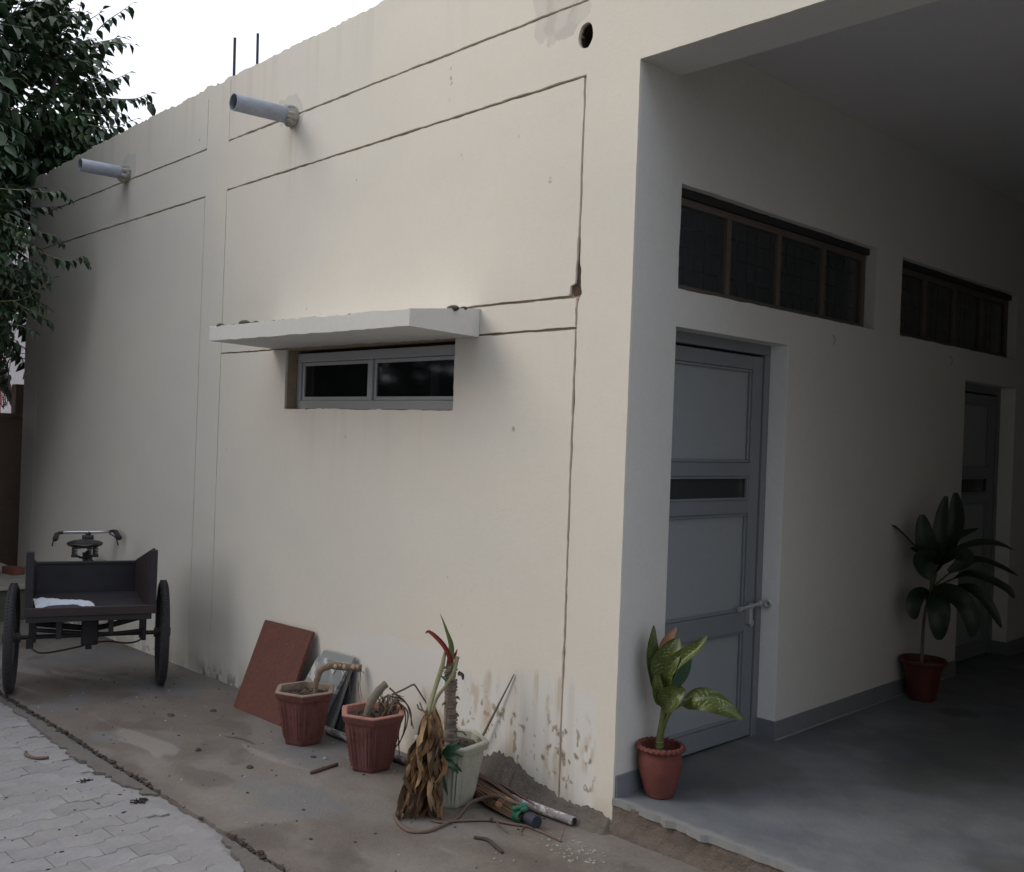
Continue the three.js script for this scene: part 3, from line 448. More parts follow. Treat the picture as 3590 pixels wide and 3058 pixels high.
  // grey panelled doors
  for (const [u0, u1, yt] of [[0.332, 1.324, 2.138], [3.645, 4.588, 2.1]]) {
    const z0 = -u0, z1 = -u1, lift = 0.013 * u0, d = sub(bld, 'door'), xf = -0.108, xl = -0.118;
    part(d, 'door_frame', [box(-0.19, xf, 0, yt - 0.055, z1 + 0.001, z1 + 0.052, 0.004), box(-0.19, xf, 0, yt - 0.055, z0 - 0.052, z0 - 0.001, 0.004), box(-0.19, xf, yt - 0.0545, yt + 0.002, z1 + 0.001, z0 - 0.001, 0.004)], M.doorFrame);
    const za = z0 - 0.055, zb = z1 + 0.057, T = yt - 0.068, y0 = 0.02 + lift, sw = 0.092; // leaf edges
    const bx = (a, b, y, Y, x1 = xl, x0 = -0.155) => box(x0, x1, y, Y, b, a, 0.003);
    const f = (y) => y0 + (y - 0.028) * (T - y0) / (2.072 - 0.028);
    part(d, 'lit_reveal', box(-0.107, -0.0015, 0.1 + lift, yt - 0.001, z1 - 0.0005, z1 + 0.0035), M.lit_reveal);  // jamb facing whiter than the plaster: front daylight put into its colour
    part(d, 'stile', bx(za, za - sw, y0, T), M.doorGrey); part(d, 'stile', bx(zb + sw, zb, y0, T), M.doorGrey);
    for (const [a, b] of [[2.0, 2.072], [1.43, 1.50], [1.232, 1.302], [0.6, 0.705], [0.028, 0.125]]) part(d, 'rail', bx(za - sw - 0.0005, zb + sw + 0.0005, f(a), f(b)), M.doorGrey);
    for (const [a, b] of [[1.5005, 1.9995], [0.7055, 1.2315], [0.1255, 0.5995]]) {
      const A = f(a), B = f(b), p0 = za - sw - 0.001, p1 = zb + sw + 0.001, k = 0.016;
      part(d, 'panel', box(-0.148, -0.140, A, B, p1, p0), M.doorPanel);
      part(d, 'moulding', [box(-0.1395, -0.124, A, A + k, p1, p0, 0.005), box(-0.1395, -0.124, B - k, B, p1, p0, 0.005), box(-0.1395, -0.1241, A + k, B - k, p0 - k, p0, 0.005), box(-0.1395, -0.1241, A + k, B - k, p1, p1 + k, 0.005)], M.doorGrey);
    }
    part(d, 'pane', box(-0.143, -0.139, f(1.3025), f(1.4295), zb + sw + 0.001, za - sw - 0.001), glass);
    { const B0 = f(1.3025), B1 = f(1.4295), p0 = za - sw - 0.001, p1 = zb + sw + 0.001, k = 0.014; part(d, 'glass_bead', [box(-0.1385, -0.122, B0, B0 + k, p1, p0, 0.004), box(-0.1385, -0.122, B1 - k, B1, p1, p0, 0.004), box(-0.1385, -0.1221, B0 + k, B1 - k, p1, p1 + k, 0.004)], M.doorGrey); }
    // sliding bolt with hasp, eye and ring
    if (u0 < 1) {
      const yb = 0.735, zr = z1, rod = limb([[-0.092, yb - 0.01, zr + 0.235], [-0.092, yb, zr + 0.10], [-0.092, yb + 0.005, zr + 0.012]], 0.0085, 10);
      part(d, 'bolt', [rod, limb([[-0.092, yb - 0.01, zr + 0.24], [-0.092, yb - 0.01, zr + 0.225]], 0.013, 10), limb([[-0.092, yb - 0.002, zr + 0.135], [-0.092, yb - 0.002, zr + 0.115]], 0.015, 10), limb([[-0.092, yb + 0.004, zr + 0.06], [-0.092, yb + 0.004, zr + 0.035]], 0.016, 10), box(-0.118, -0.090, yb - 0.1, yb - 0.01, zr + 0.112, zr + 0.138, 0.003)], M.zinc);
      const ring = new THREE.TorusGeometry(0.017, 0.0075, 8, 20); ring.rotateY(0.15); ring.translate(-0.062, yb + 0.005, zr + 0.012); part(d, 'bolt_eye', ring, M.zinc);
      const r2 = new THREE.TorusGeometry(0.016, 0.004, 8, 20); r2.rotateY(Math.PI / 2); r2.translate(-0.110, yb - 0.1, zr + 0.09); part(d, 'hasp_ring', r2, M.zinc);
    }
  }
  part(bld, 'added_room_wall', box(-1.7, -1.62, -0.02, 3.5, -6.19, -0.24), mat(0.75, 0.74, 0.72, { roughness: 1 }));  // added pale wall that brightens the view behind the grilles
  // short wires left hanging under the verandah windows
  for (const [z, y, l] of [[-1.79, 2.24, 0.06], [-3.38, 2.25, 0.07]]) part(bld, 'wire', limb([[0.0, y, z], [0.012, y - l * 0.4, z - 0.004], [0.008, y - l, z + 0.004]], 0.0025, 6), M.ledge);
  // roof drain pipes, starting bars of the parapet column
  const spout = (x, y, len, r, drop) => {
    const p = sub(bld, 'drain_pipe'), out = new THREE.CylinderGeometry(r, r, len + 0.1, 28, 1, true), inn = new THREE.CylinderGeometry(r - 0.005, r - 0.005, len + 0.1, 28, 1, true), lip = new THREE.RingGeometry(r - 0.005, r, 28);
    for (const g of [out, inn]) { g.rotateX(Math.PI / 2); g.translate(0, 0, (len - 0.1) / 2); } lip.translate(0, 0, len);
    const pm = part(p, 'pipe', [out, inn, lip], M.pvc); const c = [];
    const R3 = rngOf(Math.round(-x * 10)); for (let i = 0; i < 26; i++) { const a = R3() * 6.283, g = new THREE.IcosahedronGeometry(0.012 + 0.014 * R3(), 1); g.scale(1, 1, 0.5 + R3() * 1.6); g.translate(Math.cos(a) * r * 1.02, Math.sin(a) * r * 1.02, 0.012 + 0.035 * R3()); c.push(plain(g)); }
    const col = new THREE.CylinderGeometry(r + 0.007, r + 0.016, 0.05, 24, 3); col.rotateX(Math.PI / 2); col.translate(0, 0, 0.02); c.push(plain(col));
    part(p, 'mortar_collar', c, M.ledge); p.position.set(x, y, 0); p.rotation.x = drop; void pm;
  };
  spout(-2.95, 3.648, 0.43, 0.054, 0.03); spout(-5.63, 3.712, 0.40, 0.053, 0.02);
  part(bld, 'iron_rod', limb([[-4.016, 3.9, -0.12], [-4.03, 4.49, -0.12]], 0.011, 8), M.rustRod); part(bld, 'iron_rod', limb([[-3.669, 3.9, -0.12], [-3.685, 4.43, -0.12]], 0.010, 8), M.rustRod);
  // rough mortar along the parapet top
  { const gs = [], R4 = rngOf(21); for (let i = 0; i < 330; i++) { const x = XL + 0.05 + R4() * 8.9, r = 0.006 + 0.016 * R4() * R4(), yt = x < -4.3 ? 4.055 + (x - XL) * 0.0145 : HP; const g = new THREE.IcosahedronGeometry(r, 0); g.scale(2.2, 0.9, 1.4); g.rotateY(R4() * 6); g.translate(x, yt - 0.004 + 0.004 * R4(), -0.02 - 0.06 * R4()); gs.push(plain(g)); } const o = part(bld, 'mortar_crumbs', gs, M.plaster); o.userData.kind = 'stuff'; }
}

// ------------------------------------------------------------------ verandah floor and its step
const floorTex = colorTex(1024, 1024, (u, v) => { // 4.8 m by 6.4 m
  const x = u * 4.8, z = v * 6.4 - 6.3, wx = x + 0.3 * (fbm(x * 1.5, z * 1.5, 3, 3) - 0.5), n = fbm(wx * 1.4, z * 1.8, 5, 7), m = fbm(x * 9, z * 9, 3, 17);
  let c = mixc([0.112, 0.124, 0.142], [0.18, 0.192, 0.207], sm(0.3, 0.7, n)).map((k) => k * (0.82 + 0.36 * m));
  c = mixc(c, [0.18, 0.19, 0.205], 0.6 * sm(-0.22, -0.02, z + 0.12 * (fbm(x * 3, z * 3, 3, 27) - 0.5)));  // paler towards the front edge: wear plus daylight painted into the colour
  c = mixc(c, [0.24, 0.245, 0.25], 0.6 * sm(0.57, 0.66, fbm(wx * 2.2 + 4, z * 5, 4, 39)) * sm(0.4, 1.0, x + z * 0.2));
  c = mixc(c, [0.21, 0.215, 0.22], 0.45 * sm(0.58, 0.70, fbm(wx * 6 - z * 3, z * 9 + x * 2, 4, 59)));
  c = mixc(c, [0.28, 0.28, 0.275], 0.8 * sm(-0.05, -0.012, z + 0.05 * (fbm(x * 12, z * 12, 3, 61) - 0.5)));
  c = mixc(c, [0.085, 0.08, 0.07], 0.5 * sm(0.56, 0.7, fbm(wx * 1.2, z * 1.2 + 8, 4, 49)));
  const d = Math.hypot((x - 0.42) / 0.14, (z + 2.66) / 0.12) + 0.9 * (fbm(x * 14, z * 14, 3, 5) - 0.5); c = mixc(c, [0.06, 0.06, 0.06], 0.75 * (1 - sm(0.6, 1.1, d)));
  return c;
}, false);
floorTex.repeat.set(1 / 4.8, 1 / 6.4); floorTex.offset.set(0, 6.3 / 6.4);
{
  const out = rough([[OW, -0.002], [0.0005, 0.006], [0.0005, -6.19], [OW, -6.19]], [0.02, 0, 0, 0], 0.014, 71), g = flat(sheet(out, -0.03, 0)), inner = [];
  for (const [z0, z1] of [[-1.323, -0.333], [-4.587, -3.646]]) inner.push(flat(sheet(rects(-0.2, 0.0004, z0, z1).map((p) => new THREE.Vector2(...p)), -0.03, 0)));
  const all = join([g, ...inner]), p = all.attributes.position; for (let i = 0; i < p.count; i++) p.setY(i, p.getY(i) - 0.013 * Math.min(0, p.getZ(i)));
  all.computeVertexNormals();
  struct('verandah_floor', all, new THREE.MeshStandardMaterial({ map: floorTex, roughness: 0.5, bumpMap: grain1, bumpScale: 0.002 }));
  // rough brown riser
  const rg = new THREE.PlaneGeometry(4.9, 0.5, 330, 34); rg.translate(2.35, -0.268, 0);
  { const q = rg.attributes.position; for (let i = 0; i < q.count; i++) { const x = q.getX(i), y = q.getY(i); q.setZ(i, -0.006 + 0.014 * (fbm(x * 7, y * 9, 4, 81) - 0.4) + 0.010 * (fbm(x * 40, y * 40, 2, 83) - 0.5) + 0.02 * (1 - sm(-0.15, -0.09, y))); } rg.computeVertexNormals(); }
  struct('verandah_step', [uvBox(rg), box(0.0, OW, -0.5, -0.031, -6.19, -0.03)], M.riser);
}

// ------------------------------------------------------------------ dried mortar heap along the foot of the wall
{
  const P = [[-1.5, -0.25], [-1.3, -0.15], [-1.15, -0.10], [-0.98, -0.052], [-0.85, -0.025], [-0.756, 0.009], [-0.663, 0.014], [-0.54, -0.035], [-0.441, -0.056], [-0.327, -0.084], [-0.217, -0.088], [-0.1, -0.07], [-0.02, -0.085], [0.05, -0.22]];
  const H = (x) => { for (let i = 1; i < P.length; i++) if (x <= P[i][0]) { const t = (x - P[i - 1][0]) / (P[i][0] - P[i - 1][0]); return P[i - 1][1] + (P[i][1] - P[i - 1][1]) * t; } return -0.25; };
  const nx = 320, nz = 26, pos = [], idx = [];
  for (let i = 0; i <= nx; i++) { const x = -1.45 + 1.55 * i / nx, edge = H(x) + 0.022 * (fbm(x * 22, 1, 3, 6) - 0.5) + 0.018 * (noise(x * 70, 4, 2) - 0.5), g0 = gy(x) - 0.01, h = edge - g0;
    for (let j = 0; j <= nz; j++) { const t = j / nz, D = 0.02 + 0.62 * Math.max(0, h), n = 0.020 * (fbm(x * 26, t * 5, 4, 12) - 0.5); // foot to top
      const z = D * Math.pow(1 - t, 1.6) + 0.0012 + Math.max(-0.004 - 0.0, n * (1 - t) * 1.4) + 0.006 * (1 - sm(0.85, 1, t)), y = g0 + h * t; pos.push(x, y, Math.max(0.0012, z)); } }
  for (let i = 0; i < nx; i++) for (let j = 0; j < nz; j++) { const a = i * (nz + 1) + j, b = a + nz + 1; idx.push(a, b, a + 1, b, b + 1, a + 1); }
  const g = new THREE.BufferGeometry(); g.setAttribute('position', new THREE.Float32BufferAttribute(pos, 3)); g.setIndex(idx); g.computeVertexNormals();
  single('mortar_heap', 'grey brown heap of dried mortar banked against the foot of the cream wall', 'mortar heap', uvBox(g), M.mound);
}
// ------------------------------------------------------------------ tree-planting platform, boundary wall and what stands beyond it
{
  const t = thing('planter_platform', 'low mossy plastered platform with a pale cement edge beside the cart wheel at far left', 'platform', [0, 0, 0]);
  part(t, 'plinth', box(-8.95, -7.0, -0.6, -0.012, 0.006, 4.2, 0.01), M.moss);
  part(t, 'coping', box(-8.95, -6.97, -0.0115, 0.026, 0.006, 4.23, 0.008), M.ledge);
  const R = rngOf(12), bm = [M.brick, mat(0.22, 0.085, 0.065, { map: mottle3, roughness: 1 })];
  const where = [['lying flat nearest the wall corner on the mossy platform'], ['lying askew in front of the nearest one on the mossy platform'], ['half hidden behind the front pair on the mossy platform']];
  [[-7.75, 0.15, 0.2], [-8.05, 0.33, 0.9], [-8.5, 0.17, 0.4]].forEach(([x, z, a], i) => single('brick', 'loose reddish brick ' + where[i][0], 'brick', box(-0.115, 0.115, 0, 0.07, -0.055, 0.055, 0.004), bm[i % 2], [x, 0.027, z], a)); void R;
}
{
  const w = thing('boundary_wall', 'old stained plastered boundary wall with a dark gate at the left end of the building', 'wall');
  part(w, 'wall', [box(-9.45, -9.2, -0.6, 1.60, -0.19, -0.02), box(-9.45, -9.2, 1.47, 1.60, -0.0195, 1.1), box(-9.45, -9.2, -0.6, 1.60, -3.5, -0.1905), box(-9.45, -9.2, -0.6, 1.60, 1.1005, 6)], M.oldWall);
  part(w, 'coping', box(-9.48, -9.17, 1.6005, 1.635, -3.5, 6, 0.008), M.oldWall);
  part(w, 'gate', box(-9.36, -9.30, -0.4, 1.4695, -0.0195, 1.0995), M.gate, 'dark maroon gate leaf');
  part(w, 'post', box(-9.40, -9.24, 1.6355, 1.97, -0.47, -0.27, 0.01), M.oldWall, 'short concrete post on top of the wall');
}
{ // coils of barbed wire on the wall
  const gs = [], R = rngOf(3);
  for (let k = 0; k < 3; k++) { const pts = []; for (let i = 0; i <= 60; i++) { const a = i * 0.42 + k * 1.9, z = 0.5 - 1.6 * (i / 60) - 0.1 * k; pts.push([-9.32 + 0.16 * Math.sin(a * 1.7), 1.98 + 0.30 * Math.sin(a) + 0.06 * R(), z + 0.12 * Math.cos(a)]); } gs.push(limb(pts, 0.0042, 5, 5)); for (let i = 2; i < 58; i++) { const p = pts[i], g = limb([[p[0], p[1] - 0.02, p[2] - 0.01], [p[0], p[1] + 0.02, p[2] + 0.012]], 0.003, 4, 1); gs.push(g); } }
  single('barbed_wire', 'tangled coils of barbed wire along the top of the boundary wall', 'barbed wire', gs, M.iron);
}
{
  const h = thing('red_house', 'red painted house wall seen behind the boundary wall at the left edge', 'house', [-13.2, 0, -1.27]);
  part(h, 'wall', box(-6, 0, -0.6, 6.8, 0, 4.2), M.redHouse); part(h, 'roof', box(-6.2, 0.2, 6.8005, 7.0, -0.02, 4.4, 0.02), M.redHouse);
  const w = part(h, 'window', box(-0.02, 0.03, 1.3, 2.4, 2.4, 3.6, 0.01), M.alu); part(w, 'pane', box(0.0305, 0.034, 1.36, 2.34, 2.46, 3.54), glass);
}
{
  const h = thing('white_house', 'pale white house wall far behind the barbed wire', 'house', [-19, 0, -7]);
  part(h, 'wall', box(-6, 0, -0.6, 5.2, -6, 6.6), M.whiteHouse); part(h, 'roof', box(-6.3, 0.3, 5.2005, 5.4, -6.2, 6.8, 0.02), M.whiteHouse);
  const w = part(h, 'window', box(-0.02, 0.03, 1.1, 2.3, -3.2, -2, 0.01), M.alu); part(w, 'pane', box(0.0305, 0.034, 1.16, 2.24, -3.14, -2.06), glass);
}

// ------------------------------------------------------------------ trees: sprays of ovate leaves hanging on both sides of arching twigs
function leafShape(len, wid, droop, rnd) {
  const rows = 4, pos = [], idx = [], prof = [0.06, 0.85, 1, 0.55, 0.0], bend = droop * len;
  for (let i = 0; i <= rows; i++) { const t = i / rows, y = -bend * t * t; for (const s of [-1, 0, 1]) pos.push(s * wid * 0.5 * prof[i], y + Math.abs(s) * wid * 0.17 * prof[i] * (0.7 + 0.6 * rnd), t * len); }
  for (let i = 0; i < rows; i++) for (let k = 0; k < 2; k++) { const a = i * 3 + k, b = a + 3; idx.push(a, b, a + 1, b, b + 1, a + 1); }
  const g = new THREE.BufferGeometry(); g.setAttribute('position', new THREE.Float32BufferAttribute(pos, 3)); g.setIndex(idx); g.computeVertexNormals(); return plain(g);
}
// places of the leaves along a twig: list of matrices
function twigLeaves(pts, spacing, size, R) {
  const c = new THREE.CatmullRomCurve3(pts.map((p) => V(...p)), false, 'centripetal'), L = c.getLength(), n = Math.max(3, Math.floor(L / spacing)), out = [];
  for (let i = 0; i <= n; i++) {
    const t = i / n, p = c.getPoint(t), tg = c.getTangent(t).normalize(), side = tg.clone().cross(V(0, 1, 0)).normalize(), s = i % 2 ? 1 : -1;
    const dir = i === n ? tg.clone().add(V(0, -0.3, 0)) : side.multiplyScalar(s * (0.75 + 0.4 * R())).addScaledVector(tg, 0.45 + 0.3 * R()).add(V((R() - 0.5) * 0.5, -0.55 - 0.7 * R(), (R() - 0.5) * 0.5));
    dir.normalize(); const up = V((R() - 0.5) * 0.6, 1, (R() - 0.5) * 0.6).normalize(), x = up.clone().cross(dir).normalize(), y = dir.clone().cross(x);
    const k = size * (0.75 + 0.5 * R()) * (t > 0.85 ? 1 - 2.6 * (t - 0.85) : 1), m = new THREE.Matrix4().makeBasis(x.multiplyScalar(k), y.multiplyScalar(k), dir.multiplyScalar(k)); m.setPosition(p); out.push(m);
  }
  return out;
}
const LR = rngOf(55), leafGeos = [0, 1, 2].map((k) => { const g = leafShape(1, 0.46 + 0.05 * k, 0.22 + 0.1 * k, LR()); g.userData.shared = true; return g; });
function sprayTwig(R, L) { const pts = []; let d = 0; for (let i = 0; i <= 4; i++) { const t = i / 4; pts.push([0.06 * (R() - 0.5), -0.25 * L * t * t + 0.04 * (R() - 0.5) + 0.12 * L * t, L * t]); d = t; } void d; return pts; }
const sprayGeos = [1, 2, 3, 4].map((s) => { const R = rngOf(s * 97), tw = sprayTwig(R, 0.62), gs = [limb(tw, [0.006, 0.003], 4, 2)]; for (const m of twigLeaves(tw, 0.046, 0.115, R)) gs.push(leafGeos[Math.floor(R() * 3)].clone().applyMatrix4(m)); return join(gs); });
function crown(parent, seed, count, inside, aim, scale = 1) { // sprays pointing away from a middle, each at a place chosen by inside(R)
  const R = rngOf(seed), lists = sprayGeos.map(() => []);
  for (let i = 0; i < count; i++) {
    const p = inside(R); if (!p) continue;
    const out = p.clone().sub(aim).normalize().add(V((R() - 0.5) * 1.5, (R() - 0.45) * 1.1, (R() - 0.5) * 1.5)).normalize(), up = V(0, 1, 0), x = up.clone().cross(out).normalize(), y = out.clone().cross(x), k = scale * (0.8 + 0.5 * R());
    const m = new THREE.Matrix4().makeBasis(x.multiplyScalar(k), y.multiplyScalar(k), out.multiplyScalar(k)); m.setPosition(p); lists[i % 4].push(m);
  }
  lists.forEach((l, i) => { const im = new THREE.InstancedMesh(sprayGeos[i], leafMats[i % 3], l.length); im.name = numbered('crown'); im.castShadow = im.receiveShadow = true; im.userData.kind = 'stuff'; l.forEach((m, k) => im.setMatrixAt(k, m)); parent.add(im); });
}
const ell = (c, r, ok = () => true, pow = 0.45) => (R) => { for (let i = 0; i < 40; i++) { const d = V(R() * 2 - 1, R() * 2 - 1, R() * 2 - 1), l = d.length(); if (l > 1 || l < 0.05) continue; d.multiplyScalar(Math.pow(l, pow) / l); const p = V(c[0] + d.x * r[0], c[1] + d.y * r[1], c[2] + d.z * r[2]); if (ok(p)) return p; } return null; };
function namedSprays(tree, list, size, spacing, seed, rad = 0.007) {
  const R = rngOf(seed);
  for (const pts of list) { part(tree, 'twig', limb(pts, [rad, rad * 0.35], 5, 4), M.stalk); for (const m of twigLeaves(pts, spacing, size, R)) { const o = part(tree, 'leaf', leafGeos[Math.floor(R() * 3)], leafMats[Math.floor(R() * 3)]); m.decompose(o.position, o.quaternion, o.scale); } }
}
const LIMBS2 = (t, gs, m) => gs.forEach((g, i) => part(t, i ? 'limb' : 'trunk', g, m));
const LIMBS = (t, gs, m) => gs.forEach((g) => part(t, 'limb', g, m));
{ // tree behind the building's end
  const t = thing('leafy_tree', 'dense dark tree rising behind the left end of the building against the sky', 'tree');
  LIMBS2(t, [limb([[-10.5, -0.4, -0.66], [-10.52, 1.0, -0.66], [-10.52, 1.74, -0.67]], [0.06, 0.05, 0.045], 9), limb([[-10.52, 1.70, -0.67], [-10.56, 2.02, -0.54], [-10.6, 2.35, -0.42], [-10.3, 3.4, -0.2], [-9.6, 4.4, -0.4]], [0.046, 0.055, 0.06, 0.05, 0.04], 9), limb([[-10.52, 1.72, -0.67], [-10.5, 1.86, -0.73], [-10.2, 2.6, -1.1], [-9.6, 3.8, -1.4], [-9.0, 4.8, -1.3]], [0.04, 0.03, 0.03, 0.03, 0.02], 8)], M.barkTree);
  LIMBS(t, [limb([[-10.3, 3.4, -0.2], [-9.4, 4.3, -0.2], [-8.6, 5.1, -0.3], [-8.3, 5.6, -0.35]], [0.05, 0.04, 0.025, 0.012], 7), limb([[-9.6, 4.4, -0.4], [-8.8, 4.8, -0.7], [-8.2, 5.0, -0.6]], [0.035, 0.025, 0.012], 7), limb([[-9.4, 4.3, -0.2], [-9.0, 5.3, 0.1], [-8.49, 5.89, 0.25], [-8.42, 6.0, 0.13]], [0.03, 0.025, 0.014, 0.01], 7)], M.barkTree);
  namedSprays(t, [
    [[-8.17, 5.76, -0.40], [-8.16, 5.94, -0.43], [-8.15, 6.12, -0.45]], [[-8.15, 5.77, -0.46], [-8.12, 5.88, -0.52], [-8.08, 5.97, -0.61], [-8.06, 6.02, -0.64]], [[-8.08, 5.79, -0.60], [-8.03, 5.92, -0.70], [-7.98, 6.02, -0.80], [-7.93, 6.14, -0.91]],
    [[-8.16, 5.57, -0.43], [-8.08, 5.64, -0.61], [-8.00, 5.68, -0.77], [-7.92, 5.70, -0.94]], [[-8.20, 5.47, -0.35], [-8.13, 5.43, -0.49], [-8.07, 5.38, -0.62]], [[-8.14, 5.22, -0.48], [-8.05, 5.24, -0.66], [-7.99, 5.30, -0.79], [-7.93, 5.38, -0.90]],
    [[-8.13, 5.03, -0.51], [-8.02, 5.06, -0.72], [-7.90, 5.11, -0.97], [-7.84, 5.19, -1.10]], [[-7.92, 5.09, -0.93], [-7.84, 5.09, -1.10], [-7.82, 5.03, -1.13]], [[-8.27, 5.07, -0.21], [-8.22, 5.16, -0.31]], [[-8.34, 5.80, -0.06], [-8.30, 5.88, -0.14], [-8.25, 5.90, -0.25]],
    [[-8.20, 5.01, -0.35], [-8.15, 5.12, -0.45]], [[-8.11, 4.76, -0.53], [-8.00, 4.77, -0.77], [-7.90, 4.89, -0.98]], [[-8.13, 4.88, -0.49], [-8.04, 4.88, -0.69], [-7.94, 4.89, -0.89]], [[-8.39, 5.68, 0.05], [-8.37, 5.86, -0.00]], [[-8.26, 5.75, -0.22], [-8.23, 5.91, -0.28], [-8.22, 6.00, -0.31]],
  ], 0.125, 0.05, 5);
  crown(t, 11, 320, ell([-8.8, 5.0, 0.1], [0.66, 1.0, 0.68], (p) => p.x < -8.16 - 0.25 * Math.max(0, -p.z - 0.2) && (p.z > 0.05 || p.x < -8.3 || p.y > 4.5)), V(-9.4, 4.6, 0.4));
  crown(t, 12, 260, ell([-9.3, 3.4, 0.0], [0.8, 1.2, 0.9], (p) => p.x < -8.45 && (p.y > 2.5)), V(-9.8, 3.4, 0.2));
}
// plane along the left edge of view: added shade sprays stay beyond it
const OUT = (p) => 0.2797 * p.x + 0.0327 * p.y - 0.9595 * p.z + 2.4262 < -0.55;
{ // tree standing on the platform, its outer sprays hanging in front of the wall
  const t = thing('leafy_tree', 'leafy tree on the platform with green sprays drooping in front of the cream wall', 'tree');
  part(t, 'trunk', [limb([[-8.1, -0.1, 2.6], [-8.05, 1.2, 2.55], [-7.9, 2.4, 2.4], [-7.8, 3.6, 2.3], [-8.0, 5.0, 2.2]], [0.16, 0.13, 0.11, 0.08, 0.04], 10, 6, 0.1)], M.barkTree);
  LIMBS(t, [limb([[-7.9, 2.4, 2.4], [-7.2, 2.8, 1.7], [-6.55, 2.75, 1.0], [-6.4, 2.7, 0.76]], [0.05, 0.035, 0.02, 0.01], 7), limb([[-7.8, 3.5, 2.3], [-7.1, 3.7, 1.6], [-6.5, 3.5, 0.95]], [0.05, 0.03, 0.012], 7), limb([[-7.8, 3.6, 2.3], [-8.4, 4.6, 1.2], [-8.5, 5.2, 0.6]], [0.05, 0.03, 0.012], 7)], M.barkTree);
  namedSprays(t, [
    [[-6.44, 3.54, 0.95], [-6.40, 3.55, 0.77], [-6.35, 3.57, 0.56], [-6.31, 3.58, 0.40], [-6.29, 3.61, 0.32], [-6.27, 3.54, 0.24]], [[-6.40, 3.30, 0.80], [-6.37, 3.25, 0.64], [-6.33, 3.22, 0.47], [-6.29, 3.19, 0.33], [-6.28, 3.14, 0.28]], [[-6.34, 3.08, 0.54], [-6.30, 3.01, 0.35], [-6.26, 3.00, 0.22], [-6.24, 3.05, 0.12], [-6.23, 2.97, 0.07]],
    [[-6.39, 2.58, 0.78], [-6.36, 2.62, 0.59], [-6.32, 2.73, 0.45], [-6.30, 2.83, 0.35]], [[-6.37, 2.60, 0.66], [-6.33, 2.51, 0.49], [-6.31, 2.46, 0.38], [-6.30, 2.42, 0.35]], [[-6.38, 2.41, 0.69], [-6.35, 2.38, 0.56], [-6.33, 2.35, 0.48]], [[-6.40, 3.11, 0.79], [-6.37, 3.08, 0.63], [-6.33, 3.08, 0.49]], [[-6.40, 2.75, 0.78], [-6.37, 2.69, 0.67], [-6.34, 2.68, 0.53]],
    [[-6.42, 3.38, 0.85], [-6.38, 3.33, 0.66], [-6.33, 3.27, 0.5]], [[-6.42, 2.95, 0.85], [-6.38, 2.88, 0.68], [-6.34, 2.86, 0.5]],
  ], 0.088, 0.036, 6, 0.005);
  crown(t, 13, 105, ell([-6.75, 3.0, 1.05], [0.38, 0.62, 0.42], (p) => p.z > 0.68), V(-7.4, 2.9, 1.8), 0.72);
  crown(t, 15, 420, ell([-8.2, 1.9, 2.1], [0.95, 1.7, 1.2], (p) => p.z > 0.8 && OUT(p)), V(-8.1, 1.5, 2.6), 1.1);  // unseen lobes from here on, added to shade the wall end and panes
  crown(t, 16, 560, ell([-7.95, 3.0, 1.6], [0.75, 2.3, 0.85], (p) => p.z > 0.75 && OUT(p)), V(-8.1, 2.8, 2.2), 1.05);
  crown(t, 17, 300, ell([-9.3, 2.9, 4.9], [1.2, 2.3, 1.9]), V(-8.8, 2.6, 3.6), 1.5);
  crown(t, 14, 1600, ell([-8.3, 4.5, 2.7], [2.1, 2.2, 1.8], (p) => p.z > 1.25 + 0.3 * (p.x + 6.3) && OUT(p)), V(-7.8, 4.2, 2.8), 1.35);
}
{ // unseen trees across the yard darken verandah and glass; leftmost added to dim the wall
  const t = thing('yard_tree', 'broad leafy tree in the row across the yard from the building', 'tree', [0.6, -0.2, 8.6], 0, 'row of trees across the yard');
  part(t, 'trunk', limb([[0, 0, 0], [0.1, 1.2, 0.05], [0, 2.6, -0.1], [0.1, 4.2, 0]], [0.2, 0.16, 0.13, 0.06], 9, 5, 0.08), M.barkTree);
  crown(t, 21, 520, ell([0, 4.1, 0], [2.8, 3.4, 2.3], undefined, 0.6), V(0, 3.6, 0), 2.7);
  for (const [x, z, s, a, label] of [[3.6, 8.8, 1.3, 4, 'second broad leafy tree across the yard, facing the open verandah'], [-8.8, 5.3, 0.72, 2, 'added unseen leafy tree at the far left end of the yard, shading the wall']]) { const c = t.clone(); c.name = numbered('yard_tree'); c.userData = { label, category: 'tree', group: 'row of trees across the yard' }; c.position.set(x, -0.2, z); c.rotation.y = a; c.scale.setScalar(s); scene.add(c); }
}

